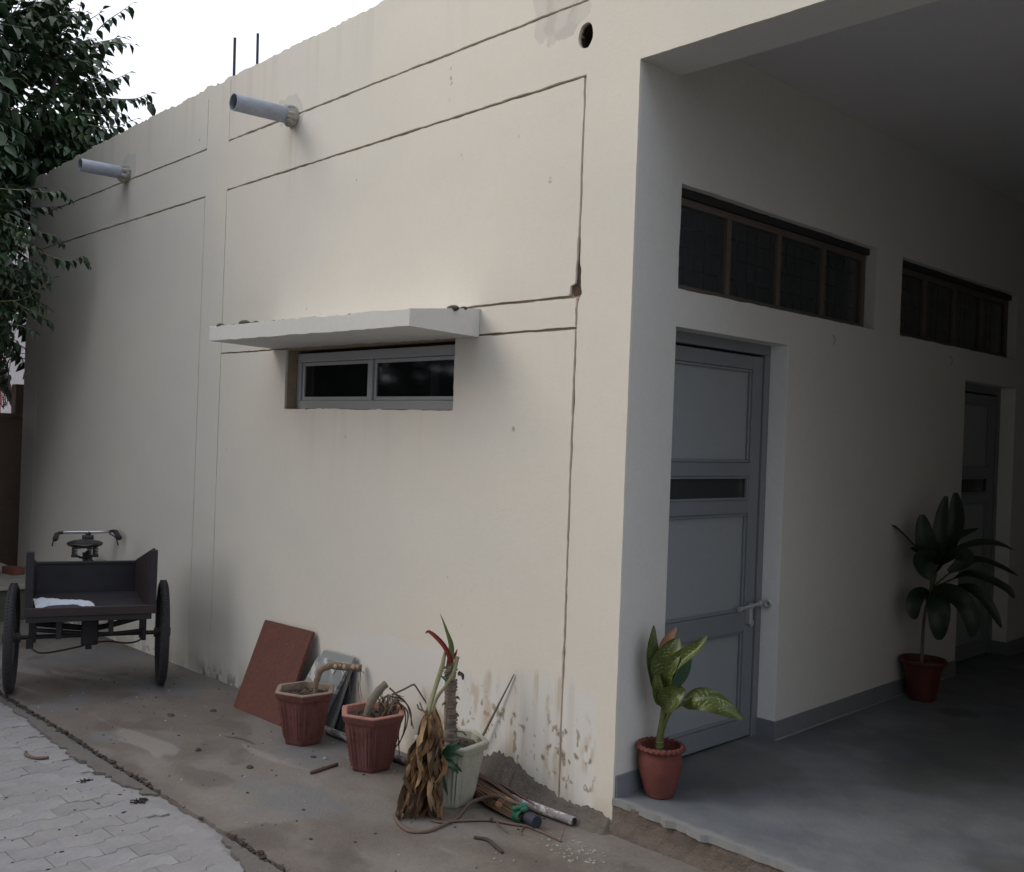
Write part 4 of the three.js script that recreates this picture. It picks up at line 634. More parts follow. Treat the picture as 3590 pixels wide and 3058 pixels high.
// ------------------------------------------------------------------ cargo tricycle by the wall
{
  const t = thing('cargo_tricycle', 'old black cargo tricycle with an open box, parked against the wall', 'tricycle', [-4.048, -0.2405, 0.788], THREE.MathUtils.degToRad(69.16));
  function wheel(x, z, r, broad) {
    const w = sub(t, 'wheel', [x, r, z]);
    const ty = new THREE.TorusGeometry(r - 0.026, 0.026, 12, 72); ty.rotateY(Math.PI / 2); ty.scale(broad, 1, 1); part(w, 'tyre', ty, M.rubber);
    const tread = []; for (let i = 0; i < 90; i++) { const a = (i / 90) * Math.PI * 2; for (const s of [-1, 1]) { const g = new THREE.BoxGeometry(0.014, 0.006, 0.010); g.translate(s * 0.012, r - 0.0015, 0); g.rotateX(a + s * 0.017); tread.push(plain(g)); } }
    part(w, 'tread', tread, M.rubber);
    const rim = new THREE.TorusGeometry(r - 0.058, 0.012, 8, 60); rim.rotateY(Math.PI / 2); part(w, 'rim', rim, M.iron);
    const sp = []; for (let i = 0; i < 36; i++) { const a = (i / 36) * Math.PI * 2, b = a + (i % 2 ? 0.35 : -0.35), s = i % 4 < 2 ? 0.03 : -0.03; sp.push(limb([[s, Math.sin(b) * 0.03, Math.cos(b) * 0.03], [0, Math.sin(a) * (r - 0.06), Math.cos(a) * (r - 0.06)]], 0.0018, 4, 1)); }
    part(w, 'spokes', sp, M.iron); const hub = new THREE.CylinderGeometry(0.032, 0.032, 0.11, 14); hub.rotateZ(Math.PI / 2); part(w, 'hub', hub, M.iron);
  }
  wheel(-0.475, 0, 0.362, 1.12); wheel(0.475, 0, 0.362, 1.12); wheel(-0.02, -1.95, 0.33, 1);
  const X0 = -0.385, X1 = 0.412, YB = 0.575, zb = -0.42, zf = 0.35;
  part(t, 'bed', [box(X0 + 0.02, X1 - 0.05, YB + 0.0005, YB + 0.014, zb, zf - 0.004)], M.cartBlack);
  part(t, 'front_rail', [box(X0 - 0.002, X1 - 0.002, YB - 0.012, YB + 0.045, zf, zf + 0.03, 0.004)], M.cartBrown);
  part(t, 'edge_angle', box(X0 + 0.01, X1 - 0.03, YB - 0.05, YB - 0.0125, zf - 0.02, zf + 0.02, 0.003), M.iron);
  // side panels: tall at the open end, lower at the front
  const sidePanel = (xn, xf, th) => { const P = [[xn, zf], [xf, zb]], pos = [], q = (x, y, z) => [x, y, z], hN = 0.978, hF = 0.805;
    const A = [q(P[0][0], YB, zf), q(P[1][0], YB, zb), q(P[1][0], hF, zb), q(P[0][0], hN, zf)], B = A.map(([x, y, z]) => q(x + th, y, z)), tri = (a, b, c) => pos.push(...a, ...b, ...c), quad = (a, b, c, d) => { tri(a, b, c); tri(a, c, d); };
    quad(A[0], A[1], A[2], A[3]); quad(B[0], B[3], B[2], B[1]); quad(A[3], A[2], B[2], B[3]); quad(A[0], A[3], B[3], B[0]); quad(A[1], B[1], B[2], A[2]); quad(A[0], B[0], B[1], A[1]);
    const g = new THREE.BufferGeometry(); g.setAttribute('position', new THREE.Float32BufferAttribute(pos, 3)); g.computeVertexNormals(); return uvBox(g); };
  part(t, 'side_panel', sidePanel(X1 - 0.052, 0.302, 0.012), M.cartBrown); part(t, 'side_panel', sidePanel(X0 + 0.005, -0.366, 0.012), M.cartBlack);
  part(t, 'side_post', [box(X1 - 0.047, X1 - 0.004, YB - 0.01, 0.982, zf - 0.035, zf + 0.012, 0.004)], M.cartBlack);
  part(t, 'side_post', [box(X0, X0 + 0.046, YB - 0.01, 0.979, zf - 0.03, zf + 0.012, 0.004)], M.cartBlack);
  part(t, 'side_capping', [limb([[X1 - 0.03, 0.984, zf - 0.01], [0.310, 0.812, zb]], 0.012, 6)], M.cartBlack);
  part(t, 'back_panel', [box(-0.366, 0.305, YB - 0.02, 0.792, zb - 0.012, zb, 0.003)], M.cartBlack);
  part(t, 'back_capping', box(-0.37, 0.31, 0.7925, 0.812, zb - 0.025, zb + 0.006, 0.003), M.iron);
  // undercarriage
  part(t, 'axle', limb([[-0.52, 0.362, 0], [0.52, 0.362, 0]], 0.015, 10), M.iron);
  part(t, 'hanger', [box(X0 + 0.012, X0 + 0.058, 0.33, YB - 0.051, -0.03, 0.03, 0.004), box(X0 + 0.0, X0 + 0.045, 0.295, 0.36, 0.031, 0.06, 0.006)], M.iron);
  part(t, 'hanger', [box(X1 - 0.09, X1 - 0.044, 0.33, YB - 0.051, -0.03, 0.03, 0.004), box(X1 - 0.075, X1 - 0.045, 0.32, 0.40, 0.031, 0.06, 0.006)], M.iron);
  part(t, 'cross_member', [limb([[X0 + 0.05, 0.445, -0.05], [-0.1, 0.41, -0.05], [0.05, 0.40, -0.05], [X1 - 0.06, 0.47, -0.05]], 0.020, 8), limb([[X0 + 0.05, 0.415, 0.03], [0.1, 0.37, 0.03], [X1 - 0.06, 0.385, 0.03]], 0.014, 8)], M.iron);
  part(t, 'leaf_spring', [box(-0.20, -0.165, 0.40, YB - 0.02, -0.4, 0.3, 0.004), box(0.12, 0.15, 0.42, YB - 0.02, -0.4, 0.3, 0.004)], M.iron);
  part(t, 'differential', [box(-0.05, 0.06, 0.30, 0.47, -0.06, 0.05, 0.012), limb([[0.0, 0.31, 0.02], [0.0, 0.27, 0.03]], 0.02, 8)], M.iron);
  part(t, 'brake_rod', limb([[X0 + 0.03, 0.305, 0.07], [-0.30, 0.275, 0.10], [-0.16, 0.285, 0.1], [-0.1, 0.292, 0.08], [-0.03, 0.30, 0.05]], 0.0065, 6), M.iron);
  part(t, 'brake_rod', limb([[0.03, 0.32, 0.06], [0.13, 0.33, 0.09], [0.25, 0.315, 0.1], [0.32, 0.325, 0.08], [0.35, 0.35, 0.05]], 0.0065, 6), M.iron);
  // bicycle front end
  for (const g of [limb([[0, 0.40, -0.05], [-0.02, 0.33, -0.85]], 0.02, 8), limb([[-0.03, 0.80, -1.12], [-0.02, 0.32, -0.98]], 0.016, 8), limb([[-0.03, 0.72, -1.10], [-0.02, 0.76, -1.62]], 0.017, 8), limb([[-0.02, 0.34, -0.98], [-0.02, 0.66, -1.64]], 0.018, 8), limb([[-0.02, 0.56, -0.44], [-0.03, 0.74, -1.1]], 0.014, 8)]) part(t, 'frame_tube', g, M.iron);
  part(t, 'fork', [limb([[-0.02, 0.86, -1.62], [-0.02, 0.66, -1.68]], 0.018, 8), limb([[-0.02, 0.67, -1.68], [-0.075, 0.6, -1.74], [-0.075, 0.33, -1.95]], 0.012, 8), limb([[-0.02, 0.67, -1.68], [0.035, 0.6, -1.74], [0.035, 0.33, -1.95]], 0.012, 8)], M.iron);
  { const hb = sub(t, 'handlebar'); part(hb, 'bar', limb([[-0.225, 0.892, -1.66], [-0.1, 0.895, -1.645], [-0.02, 0.895, -1.64], [0.08, 0.897, -1.645], [0.13, 0.898, -1.66]], 0.0125, 10), M.steel);
    part(hb, 'bar_end', [limb([[-0.222, 0.892, -1.66], [-0.262, 0.887, -1.65], [-0.272, 0.878, -1.6]], 0.0125, 8), limb([[0.127, 0.898, -1.66], [0.165, 0.905, -1.65], [0.182, 0.90, -1.6]], 0.0125, 8)], M.iron);
    part(hb, 'grip', limb([[-0.272, 0.88, -1.61], [-0.279, 0.855, -1.49]], 0.021, 10), M.rubber); part(hb, 'grip', limb([[0.178, 0.90, -1.61], [0.208, 0.862, -1.49]], 0.021, 10), M.rubber);
    part(hb, 'brake_lever', limb([[-0.285, 0.868, -1.56], [-0.292, 0.84, -1.5], [-0.300, 0.80, -1.47]], 0.006, 6), M.iron); part(hb, 'brake_lever', limb([[0.13, 0.885, -1.63], [0.18, 0.855, -1.58], [0.20, 0.80, -1.52]], 0.006, 6), M.iron);
    part(hb, 'stem', [limb([[-0.05, 0.835, -1.63], [-0.04, 0.865, -1.64], [-0.02, 0.895, -1.64]], 0.018, 8), limb([[-0.08, 0.852, -1.62], [0.01, 0.852, -1.62]], 0.021, 8)], M.iron); }
  { const s = sub(t, 'saddle'), g = new THREE.SphereGeometry(1, 28, 16), p = g.attributes.position;
    for (let i = 0; i < p.count; i++) { let x = p.getX(i), y = p.getY(i), z = p.getZ(i); const nose = sm(0.2, -1, z), hw = 0.135 * (1 - 0.72 * nose), dip = 0.012 * Math.exp(-x * x * 12) * (z > 0 ? 1 : 0.3); p.setXYZ(i, x * hw * (z > 0 ? 1 + 0.05 * z : 1), (y > 0 ? y * 0.028 : y * 0.032 * (0.5 + 0.9 * Math.min(1, Math.abs(x) * 1.2))) - dip, z * 0.145); }
    g.computeVertexNormals(); g.translate(-0.053, 0.862, -1.15); part(s, 'saddle_top', g, M.leather);
    const spr = []; for (const x of [-0.125, 0.025]) { const pts = []; for (let i = 0; i <= 40; i++) { const a = i * 0.8; pts.push([x + 0.018 * Math.cos(a), 0.78 + 0.06 * i / 40, -1.06 + 0.018 * Math.sin(a)]); } spr.push(limb(pts, 0.0045, 5, 2)); spr.push(box(x - 0.024, x + 0.024, 0.762, 0.78, -1.09, -1.03, 0.004)); }
    spr.push(limb([[-0.053, 0.79, -1.12], [-0.05, 0.70, -1.1]], 0.016, 8), limb([[-0.12, 0.775, -1.06], [-0.06, 0.75, -1.1], [0.02, 0.775, -1.06]], 0.009, 6), limb([[-0.12, 0.83, -1.05], [-0.05, 0.838, -1.04], [0.03, 0.83, -1.05]], 0.006, 6));
    part(s, 'saddle_spring', spr, M.iron); }
  // crumpled cloth in the box
  const cg = new THREE.PlaneGeometry(0.36, 0.3, 60, 40), p = cg.attributes.position;
  for (let i = 0; i < p.count; i++) { const x = p.getX(i), y = p.getY(i), u = (x + 0.18) / 0.36, e = 1 - Math.pow(Math.abs(y) / 0.15, 2.2); const h = (0.055 * Math.sqrt(Math.max(0, 1 - u)) + 0.008) * (0.25 + 0.75 * e) * (0.72 + 0.7 * (fbm(x * 14 + y * 7, y * 9, 3, 5) - 0.3)) + 0.012 * fbm(x * 30, y * 30, 2, 9); p.setXYZ(i, x + 0.02 * (fbm(y * 12, x * 5, 2, 3) - 0.5), Math.max(0.001, h), y * (0.55 + 0.5 * (1 - u))); }
  cg.computeVertexNormals();
  const cl = single('cloth', 'crumpled pale blue white cloth lying in the box of the tricycle', 'cloth', plain(cg), M.cloth); cl.position.copy(V(-0.16, YB + 0.0155, 0.17).applyAxisAngle(V(0, 1, 0), t.rotation.y).add(t.position)); cl.rotation.y = t.rotation.y + 0.12;
  const dg = new THREE.SphereGeometry(1, 24, 12), dp = dg.attributes.position; for (let i = 0; i < dp.count; i++) { const k = 0.8 + 0.5 * fbm(dp.getX(i) * 2 + 5, dp.getZ(i) * 3 + dp.getY(i) * 2, 3, 7); dp.setXYZ(i, dp.getX(i) * 0.15 * k, Math.max(0, dp.getY(i) * 0.032 * k), dp.getZ(i) * 0.06 * k); } dg.computeVertexNormals();
  const sk = single('sack', 'dark rumpled sack lying under the pale cloth in the tricycle box', 'sack', plain(dg), M.darkCloth); sk.position.copy(V(-0.18, YB + 0.0155, 0.29).applyAxisAngle(V(0, 1, 0), t.rotation.y).add(t.position)); sk.rotation.y = t.rotation.y;
}

// ------------------------------------------------------------------ boards and slabs leaning on the wall
function leaning(name, label, category, BL, BR, TR, TL, th, m, seed) { // a plate through four corners, thickness towards the back
  const pos = [], uv = [], n = V(...BR).sub(V(...BL)).cross(V(...TL).sub(V(...BL))).normalize(), c = [BL, BR, TR, TL].map((p) => V(...p)), o = thing(name, label, category, c[0].clone().add(c[1]).multiplyScalar(0.5).toArray());
  const r = 0.014, q = []; // rounded corners
  for (let k = 0; k < 4; k++) { const a = c[k], b = c[(k + 3) % 4], d = c[(k + 1) % 4]; for (let i = 0; i <= 4; i++) { const t = i / 4, A = a.clone().lerp(b, r / a.distanceTo(b)), B = a.clone().lerp(d, r / a.distanceTo(d)); q.push(A.clone().lerp(a, t).lerp(a.clone().lerp(B, t), t)); } }
  const W = c[0].distanceTo(c[1]), H = c[0].distanceTo(c[3]), ux = c[1].clone().sub(c[0]).normalize(), uy = c[3].clone().sub(c[0]).normalize(), UV = (p) => { const d = p.clone().sub(c[0]); return [d.dot(ux), d.dot(uy)]; }; void W; void H;
  const mid = c[0].clone().add(c[2]).multiplyScalar(0.5), put = (p) => { const u = UV(p); pos.push(p.x - o.position.x, p.y - o.position.y, p.z - o.position.z); uv.push(...u); }, bev = 0.003;
  const inn = q.map((p) => p.clone().lerp(mid, 0.012)), edge = q.map((p) => p.clone().addScaledVector(n, -bev)), back = q.map((p) => p.clone().addScaledVector(n, -th));
  for (let i = 0; i < q.length; i++) { const j = (i + 1) % q.length; for (const p of [mid, inn[i], inn[j], inn[i], edge[i], edge[j], inn[i], edge[j], inn[j], edge[i], back[i], back[j], edge[i], back[j], edge[j]]) put(p); const bm = mid.clone().addScaledVector(n, -th); for (const p of [bm, back[j], back[i]]) put(p); }
  const g = new THREE.BufferGeometry(); g.setAttribute('position', new THREE.Float32BufferAttribute(pos, 3)); g.setAttribute('uv', new THREE.Float32BufferAttribute(uv, 2)); g.computeVertexNormals(); return [o, part(o, category === 'board' ? 'board' : 'slab', plain(g), m), n];
}
const boardTex = colorTex(512, 512, (u, v) => { const n = tfbm(u, v, 6, 4, 2), s = sm(0.66, 0.8, tfbm(u, v, 70, 1, 4)), w = sm(0.93, 0.97, tnoise(u * 60, v * 60, 60, 12)); let c = [0.112 + 0.035 * n, 0.037 + 0.012 * n, 0.026 + 0.008 * n]; c = mixc(c, [0.08, 0.03, 0.024], s * 0.75); return mixc(c, [0.42, 0.25, 0.2], w * 0.3); });
boardTex.repeat.set(2, 2); boardTex.needsUpdate = true;
leaning('red_board', 'speckled red brown board leaning against the wall behind the left pot', 'board', [-2.976, -0.2175, 0.264], [-2.398, -0.205, 0.261], [-2.428, 0.338, 0.036], [-3.012, 0.318, 0.036], 0.022, new THREE.MeshStandardMaterial({ map: boardTex, roughness: 0.75, bumpMap: grain4, bumpScale: 0.0012 }));
const slabTex = colorTex(512, 512, (u, v) => { const n = tfbm(u, v, 5, 5, 22); let c = mixc([0.20, 0.215, 0.22], [0.31, 0.32, 0.32], sm(0.35, 0.65, n)); c = mixc(c, [0.62, 0.61, 0.58], 0.8 * sm(0.66, 0.71, tfbm(u, v, 9, 4, 41))); return mixc(c, [0.11, 0.095, 0.075], 0.6 * sm(0.58, 0.68, tfbm(u, v, 12, 4, 61)) * sm(0.6, 0.2, v)); });
slabTex.repeat.set(1.6, 1.6); slabTex.needsUpdate = true;
leaning('stone_slab', 'grey stone slab splashed with white paint leaning behind the left pot', 'stone slab', [-2.50, -0.207, 0.175], [-2.155, -0.200, 0.165], [-1.985, 0.225, 0.062], [-2.325, 0.205, 0.062], 0.02, new THREE.MeshStandardMaterial({ map: slabTex, roughness: 0.6 }));
leaning('stone_slab', 'plain grey strip of slab showing above the paint-splashed slab', 'stone slab', [-2.49, -0.205, 0.105], [-2.10, -0.198, 0.10], [-1.975, 0.262, 0.036], [-2.30, 0.247, 0.036], 0.02, M.slabGrey);
leaning('stone_slab', 'dark polished slab standing between the grey slab and the wall', 'stone slab', [-2.30, -0.205, 0.074], [-2.045, -0.197, 0.070], [-1.99, 0.17, 0.0225], [-2.28, 0.16, 0.0225], 0.012, M.slabDark);

// ------------------------------------------------------------------ hexagonal fluted pots
const HEXA = Math.PI / 3;
function hexR(a) { const m = ((a % HEXA) + HEXA) % HEXA; return 1 / Math.cos(m - HEXA / 2); } // in-radius 1, corner at a = 0
function potBody(seed) {
  const per = 26, N = per * 6, rows = [[0.0, 0.090], [0.006, 0.096], [0.02, 0.098], [0.262, 0.140], [0.268, 0.141]], pos = [], uv = [], idx = []; const ys = []; for (let i = 0; i < rows.length - 1; i++) { const n = i === 2 ? 8 : 1; for (let k = 0; k < n; k++) ys.push([rows[i][0] + (rows[i + 1][0] - rows[i][0]) * k / n, rows[i][1] + (rows[i + 1][1] - rows[i][1]) * k / n]); } ys.push(rows[rows.length - 1]);
  for (const [y, r] of ys) for (let k = 0; k <= N; k++) {
    const a = (k / N) * Math.PI * 2, f = ((k % per) / per) * 2 - 1; let rib = 0; for (const c of [-0.78, -0.56, 0.56, 0.78, -0.2, 0.2]) rib = Math.max(rib, Math.exp(-Math.pow((f - c) / 0.075, 2)) * (Math.abs(c) < 0.3 ? 0.35 : 1));
    const on = sm(0.016, 0.035, y) * sm(0.262, 0.245, y), rr = r * hexR(a) * (1 - 0.015 * sm(0.8, 1, Math.abs(f))) + rib * 0.010 * on + 0.0015 * (noise(k * 0.3, y * 30, seed) - 0.5);
    pos.push(Math.sin(a) * rr, y, Math.cos(a) * rr); uv.push((k / N) * 0.85, y);
  }
  const n = ys.length; for (let i = 0; i < n - 1; i++) for (let k = 0; k < N; k++) { const a = i * (N + 1) + k, b = a + N + 1; idx.push(a, a + 1, b, b, a + 1, b + 1); }
  const c0 = pos.length / 3; pos.push(0, 0, 0); uv.push(0, 0); for (let k = 0; k < N; k++) idx.push(c0, k + 1, k);
  const g = new THREE.BufferGeometry(); g.setAttribute('position', new THREE.Float32BufferAttribute(pos, 3)); g.setAttribute('uv', new THREE.Float32BufferAttribute(uv, 2)); g.setIndex(idx); return toCreasedNormals(plain((g.computeVertexNormals(), g)), 0.7);
}
function hexRing(prof) { // [in-radius, y] swept round six sides
  const pos = [], n = prof.length, sub6 = 6; const P = (r, y, k) => { const a = (k / (6 * sub6)) * Math.PI * 2, h = r * hexR(a) * (k % sub6 === 0 ? 0.985 : 1); return [Math.sin(a) * h, y, Math.cos(a) * h]; };
  for (let i = 0; i < n - 1; i++) for (let k = 0; k < 6 * sub6; k++) { const A = P(...prof[i], k), B = P(...prof[i], k + 1), C = P(...prof[i + 1], k), D = P(...prof[i + 1], k + 1); pos.push(...A, ...B, ...C, ...B, ...D, ...C); }
  const g = new THREE.BufferGeometry(); g.setAttribute('position', new THREE.Float32BufferAttribute(pos, 3)); g.computeVertexNormals(); return uvBox(toCreasedNormals(g, 0.5));
}
function hexPot(t, body, rimM, turn, seed, soilY = 0.272) {
  const g = sub(t, 'pot'); g.rotation.y = turn;
  part(g, 'pot_body', potBody(seed), body);
  part(g, 'rim', hexRing([[0.140, 0.262], [0.152, 0.264], [0.162, 0.298], [0.160, 0.304], [0.152, 0.306], [0.138, 0.306], [0.134, 0.303], [0.128, 0.24]]), rimM);
  part(g, 'rim_band', hexRing([[0.1525, 0.2645], [0.1635, 0.2972], [0.1625, 0.3]]), body);
  const s = [], R = rngOf(seed), disc = new THREE.CircleGeometry(0.140, 40, 0); void disc;
  const sg = new THREE.RingGeometry(0.001, 0.138, 36, 10); sg.rotateX(-Math.PI / 2); const p = sg.attributes.position; for (let i = 0; i < p.count; i++) { const a = Math.atan2(p.getX(i), p.getZ(i)), k = hexR(a) * 0.94; p.setX(i, p.getX(i) * k); p.setZ(i, p.getZ(i) * k); p.setY(i, soilY + 0.02 * (fbm(p.getX(i) * 40 + seed, p.getZ(i) * 40, 3, 3) - 0.5)); } sg.computeVertexNormals(); s.push(plain(sg));
  for (let i = 0; i < 40; i++) { const r = 0.11 * Math.sqrt(R()), a = R() * 6.28, q = new THREE.DodecahedronGeometry(0.004 + 0.007 * R(), 0); q.translate(Math.sin(a) * r, soilY + 0.004, Math.cos(a) * r); s.push(plain(q)); }
  part(t, 'soil', s, M.soil); return g;
}
const deg = THREE.MathUtils.degToRad;
const fibre = (pts, r = 0.002) => limb(pts, [r, r * 0.8, r * 0.5], 5, 5);
{
  const t = thing('potted_plant', 'left red fluted pot with a bent scarred bare stem arching to the right', 'potted plant', [-2.045, -0.198, 0.317], deg(57.69));
  hexPot(t, M.terracottaDirty, M.rimDusty, deg(-4), 3);
  part(t, 'stem', limb([[0.056, 0.25, 0], [0.058, 0.30, 0], [0.066, 0.357, 0], [0.088, 0.409, 0], [0.141, 0.428, -0.01], [0.222, 0.422, -0.02], [0.30, 0.411, -0.03], [0.315, 0.409, -0.03]], [0.017, 0.014, 0.0165, 0.018, 0.019, 0.020, 0.022, 0.021], 14, 7, 0.22, 4), M.barkDry);
  for (const [x, y, r] of [[0.165, 0.437, 0.013], [0.214, 0.432, 0.014], [0.266, 0.430, 0.014], [0.19, 0.441, 0.009], [0.29, 0.428, 0.012]]) { const g = new THREE.SphereGeometry(r, 12, 8); g.scale(0.75, 1, 0.45); g.rotateZ(-0.15); g.translate(x, y - 0.006, 0.001 - 0.1 * (x - 0.165) + 0.008); part(t, 'leaf_scar', g, M.scar); }
  part(t, 'cut_end', (() => { const g = new THREE.CylinderGeometry(0.019, 0.019, 0.004, 16); g.rotateZ(Math.PI / 2); g.translate(0.317, 0.409, -0.03); return g; })(), M.scar);
  for (const pts of [[[0.308, 0.395, -0.03], [0.314, 0.36, -0.03], [0.311, 0.315, -0.03], [0.327, 0.232, -0.03]], [[0.208, 0.405, 0], [0.227, 0.365, 0], [0.205, 0.324, 0.01]], [[0.254, 0.395, -0.02], [0.252, 0.31, -0.02], [0.257, 0.236, -0.02], [0.255, 0.12, -0.02]], [[0.236, 0.4, -0.01], [0.225, 0.378, 0.0], [0.23, 0.36, 0.0]], [[0.17, 0.405, 0.0], [0.16, 0.39, 0.01], [0.155, 0.38, 0.01]], [[0.317, 0.39, -0.03], [0.333, 0.383, -0.03], [0.331, 0.376, -0.02]], [[0.30, 0.33, -0.03], [0.306, 0.27, -0.03], [0.318, 0.21, -0.03]]]) part(t, 'dry_string', fibre(pts, 0.0026), M.twig);
  const R = rngOf(31); for (let i = 0; i < 12; i++) { const x = -0.09 + 0.13 * R(), z = -0.06 + 0.1 * R(); part(t, 'root', fibre([[x, 0.27, z], [x + 0.03 * (R() - 0.5), 0.287 + 0.012 * R(), z + 0.02], [x + 0.07 * (R() - 0.4), 0.272, z + 0.05 * (R() - 0.5)]], 0.0022), M.straw); }
}
{
  const t = thing('potted_plant', 'middle red fluted pot with a cut stump and dead grey roots drooping right', 'potted plant', [-1.422, -0.185, 0.29], deg(53.84));
  hexPot(t, M.terracotta, M.rimWorn, deg(2), 7);
  part(t, 'stump', limb([[-0.034, 0.25, 0.02], [-0.029, 0.285, 0.02], [-0.014, 0.345, 0.02], [0.027, 0.405, 0.0], [0.062, 0.436, -0.02]], [0.019, 0.019, 0.021, 0.022, 0.020], 16, 7, 0.14, 9), M.barkGrey);
  part(t, 'cut_end', (() => { const g = new THREE.CylinderGeometry(0.0185, 0.0185, 0.004, 16); g.rotateZ(-0.85); g.translate(0.0632, 0.4372, -0.0208); return g; })(), M.twig);
  const R = rngOf(17);
  for (const pts of [[[0.083, 0.415, -0.02], [0.124, 0.377, -0.03], [0.174, 0.333, -0.03], [0.219, 0.19, -0.05]], [[0.111, 0.359, 0], [0.179, 0.302, 0], [0.185, 0.249, 0], [0.158, 0.161, 0.01], [0.121, 0.1, 0.01]], [[0.124, 0.362, -0.02], [0.156, 0.287, -0.02], [0.14, 0.177, -0.02], [0.148, 0.06, -0.02]], [[0.09, 0.37, -0.02], [0.15, 0.35, -0.04], [0.198, 0.29, -0.05], [0.207, 0.2, -0.06]], [[0.1, 0.34, 0.0], [0.15, 0.33, 0], [0.172, 0.28, 0.01], [0.165, 0.19, 0.01], [0.14, 0.12, 0.02]]]) part(t, 'dead_root', limb(pts, [0.005, 0.004, 0.0028], 6, 6, 0.2), M.twig);
  for (let i = 0; i < 34; i++) { const x = 0.035 + 0.09 * R(), z = -0.04 + 0.07 * R(), h = 0.27 + 0.03 * R(); part(t, 'dead_root', limb([[x, h, z], [x + 0.05 * (R() - 0.45), h + 0.04 + 0.05 * R(), z + 0.03 * (R() - 0.5)], [x + 0.09 * (R() - 0.35), h + 0.02 + 0.1 * R(), z + 0.05 * (R() - 0.5)]], [0.004, 0.0034, 0.0018], 5, 4, 0.2), i % 3 ? M.barkGrey : M.straw); }
  part(t, 'twig', limb([[0.098, 0.372, -0.05], [0.155, 0.39, -0.08], [0.216, 0.409, -0.12], [0.222, 0.404, -0.12], [0.26, 0.35, -0.11], [0.302, 0.292, -0.1]], [0.0055, 0.005, 0.0045], 7, 4), M.twig);
  part(t, 'twig', limb([[0.236, 0.312, -0.08], [0.246, 0.288, -0.08], [0.297, 0.268, -0.08]], 0.004, 6, 4), M.twig);
}
{
  const t = thing('potted_plant', 'cream fluted pot with bare trunk, red leaf and hanging bunch of withered leaves', 'potted plant', [-0.765, -0.171, 0.30], deg(49.27));
  hexPot(t, M.creamPot, M.creamPot, deg(20), 13);
  part(t, 'trunk', limb([[0.0, 0.24, -0.01], [-0.003, 0.323, 0], [-0.012, 0.414, 0], [-0.013, 0.554, 0], [-0.016, 0.655, 0]], [0.036, 0.031, 0.029, 0.0275, 0.022], 18, 9, 0.2, 15), M.barkGrey);
  const R = rngOf(23), rings = []; for (let i = 0; i < 22; i++) { const y = 0.30 + 0.0158 * i, a = R() * 6.28, g = new THREE.TorusGeometry(0.0275 + 0.002 * R(), 0.0035, 6, 18, 2.6 + 2 * R()); g.rotateX(Math.PI / 2 + 0.25 * (R() - 0.5)); g.rotateY(a); g.translate(-0.003 - 0.011 * sm(0.3, 0.6, y), y, 0); rings.push(plain(g)); }
  part(t, 'bark_scales', rings, M.twig);
  for (const [x, y, s] of [[-0.045, 0.64, -1], [-0.04, 0.6, -1], [0.03, 0.61, 1], [0.02, 0.5, 1], [-0.04, 0.47, -1], [0.02, 0.42, 1]]) part(t, 'bark_flake', blade([[x * 0.6, y, 0.015], [x, y + 0.008, 0.02], [x + s * 0.012, y - 0.006, 0.02]], 0.014, { rows: 4, cols: 2 }), M.barkDry);
  part(t, 'bark_flake', limb([[0.02, 0.625, 0.01], [0.04, 0.612, 0.012], [0.044, 0.59, 0.012]], [0.008, 0.009, 0.004], 6, 4), M.twigDark);
  part(t, 'leaf', blade([[-0.022, 0.65, 0.01], [-0.018, 0.749, 0.02], [-0.038, 0.813, 0.03], [-0.077, 0.909, 0.03]], 0.036, { cup: 0.5, shape: (s) => Math.pow(1 - s, 0.75) }), M.greenSpike, 'upright green spike leaf');
  part(t, 'leaf', blade([[-0.014, 0.67, 0.02], [-0.044, 0.745, 0.045], [-0.098, 0.806, 0.06], [-0.132, 0.826, 0.06], [-0.142, 0.815, 0.06]], 0.023, { cup: 0.5, shape: (s) => Math.pow(Math.sin(Math.PI * (0.35 + 0.62 * s)), 0.9) }), M.redLeaf, 'curled red leaf');
  part(t, 'leaf', blade([[-0.008, 0.69, 0.01], [0.004, 0.715, 0.015], [0.012, 0.738, 0.015]], 0.022, { shape: (s) => 1 - s * 0.9 }), M.redLeaf, 'short red leaf tip');
  part(t, 'stalk', limb([[-0.047, 0.725, 0.03], [-0.058, 0.66, 0.05], [-0.083, 0.578, 0.08], [-0.105, 0.498, 0.14], [-0.118, 0.42, 0.18]], [0.007, 0.0115, 0.011, 0.010, 0.008], 9, 5), M.stalk);
  part(t, 'stalk', limb([[0.013, 0.70, 0.015], [-0.004, 0.63, 0.05], [-0.036, 0.579, 0.08], [-0.079, 0.53, 0.13], [-0.103, 0.44, 0.17]], [0.011, 0.009, 0.007, 0.0065, 0.006], 9, 5), M.stalk);
  part(t, 'stalk', limb([[-0.028, 0.58, 0.05], [-0.075, 0.52, 0.10], [-0.10, 0.45, 0.15]], [0.006, 0.006, 0.005], 8, 5), M.stalk);
  part(t, 'stalk', limb([[-0.017, 0.56, 0.04], [-0.025, 0.46, 0.05], [-0.03, 0.36, 0.05]], 0.003, 6, 4), M.twig);
  part(t, 'twine', [limb([[-0.06, 0.612, 0.04], [-0.03, 0.588, 0.045], [0.0, 0.592, 0.04]], 0.004, 6), limb([[-0.032, 0.59, 0.048], [-0.035, 0.575, 0.05]], 0.008, 6), limb([[-0.05, 0.64, 0.045], [-0.03, 0.59, 0.047]], 0.0018, 5)], M.greenTwine);
  for (const pts of [[[0.0, 0.33, 0.02], [0.03, 0.345, 0.02], [0.055, 0.34, 0.02], [0.068, 0.325, 0.02]], [[-0.10, 0.45, 0.15], [-0.14, 0.47, 0.12], [-0.155, 0.50, 0.1]]]) part(t, 'twig', limb(pts, 0.004, 6, 4), M.twig);
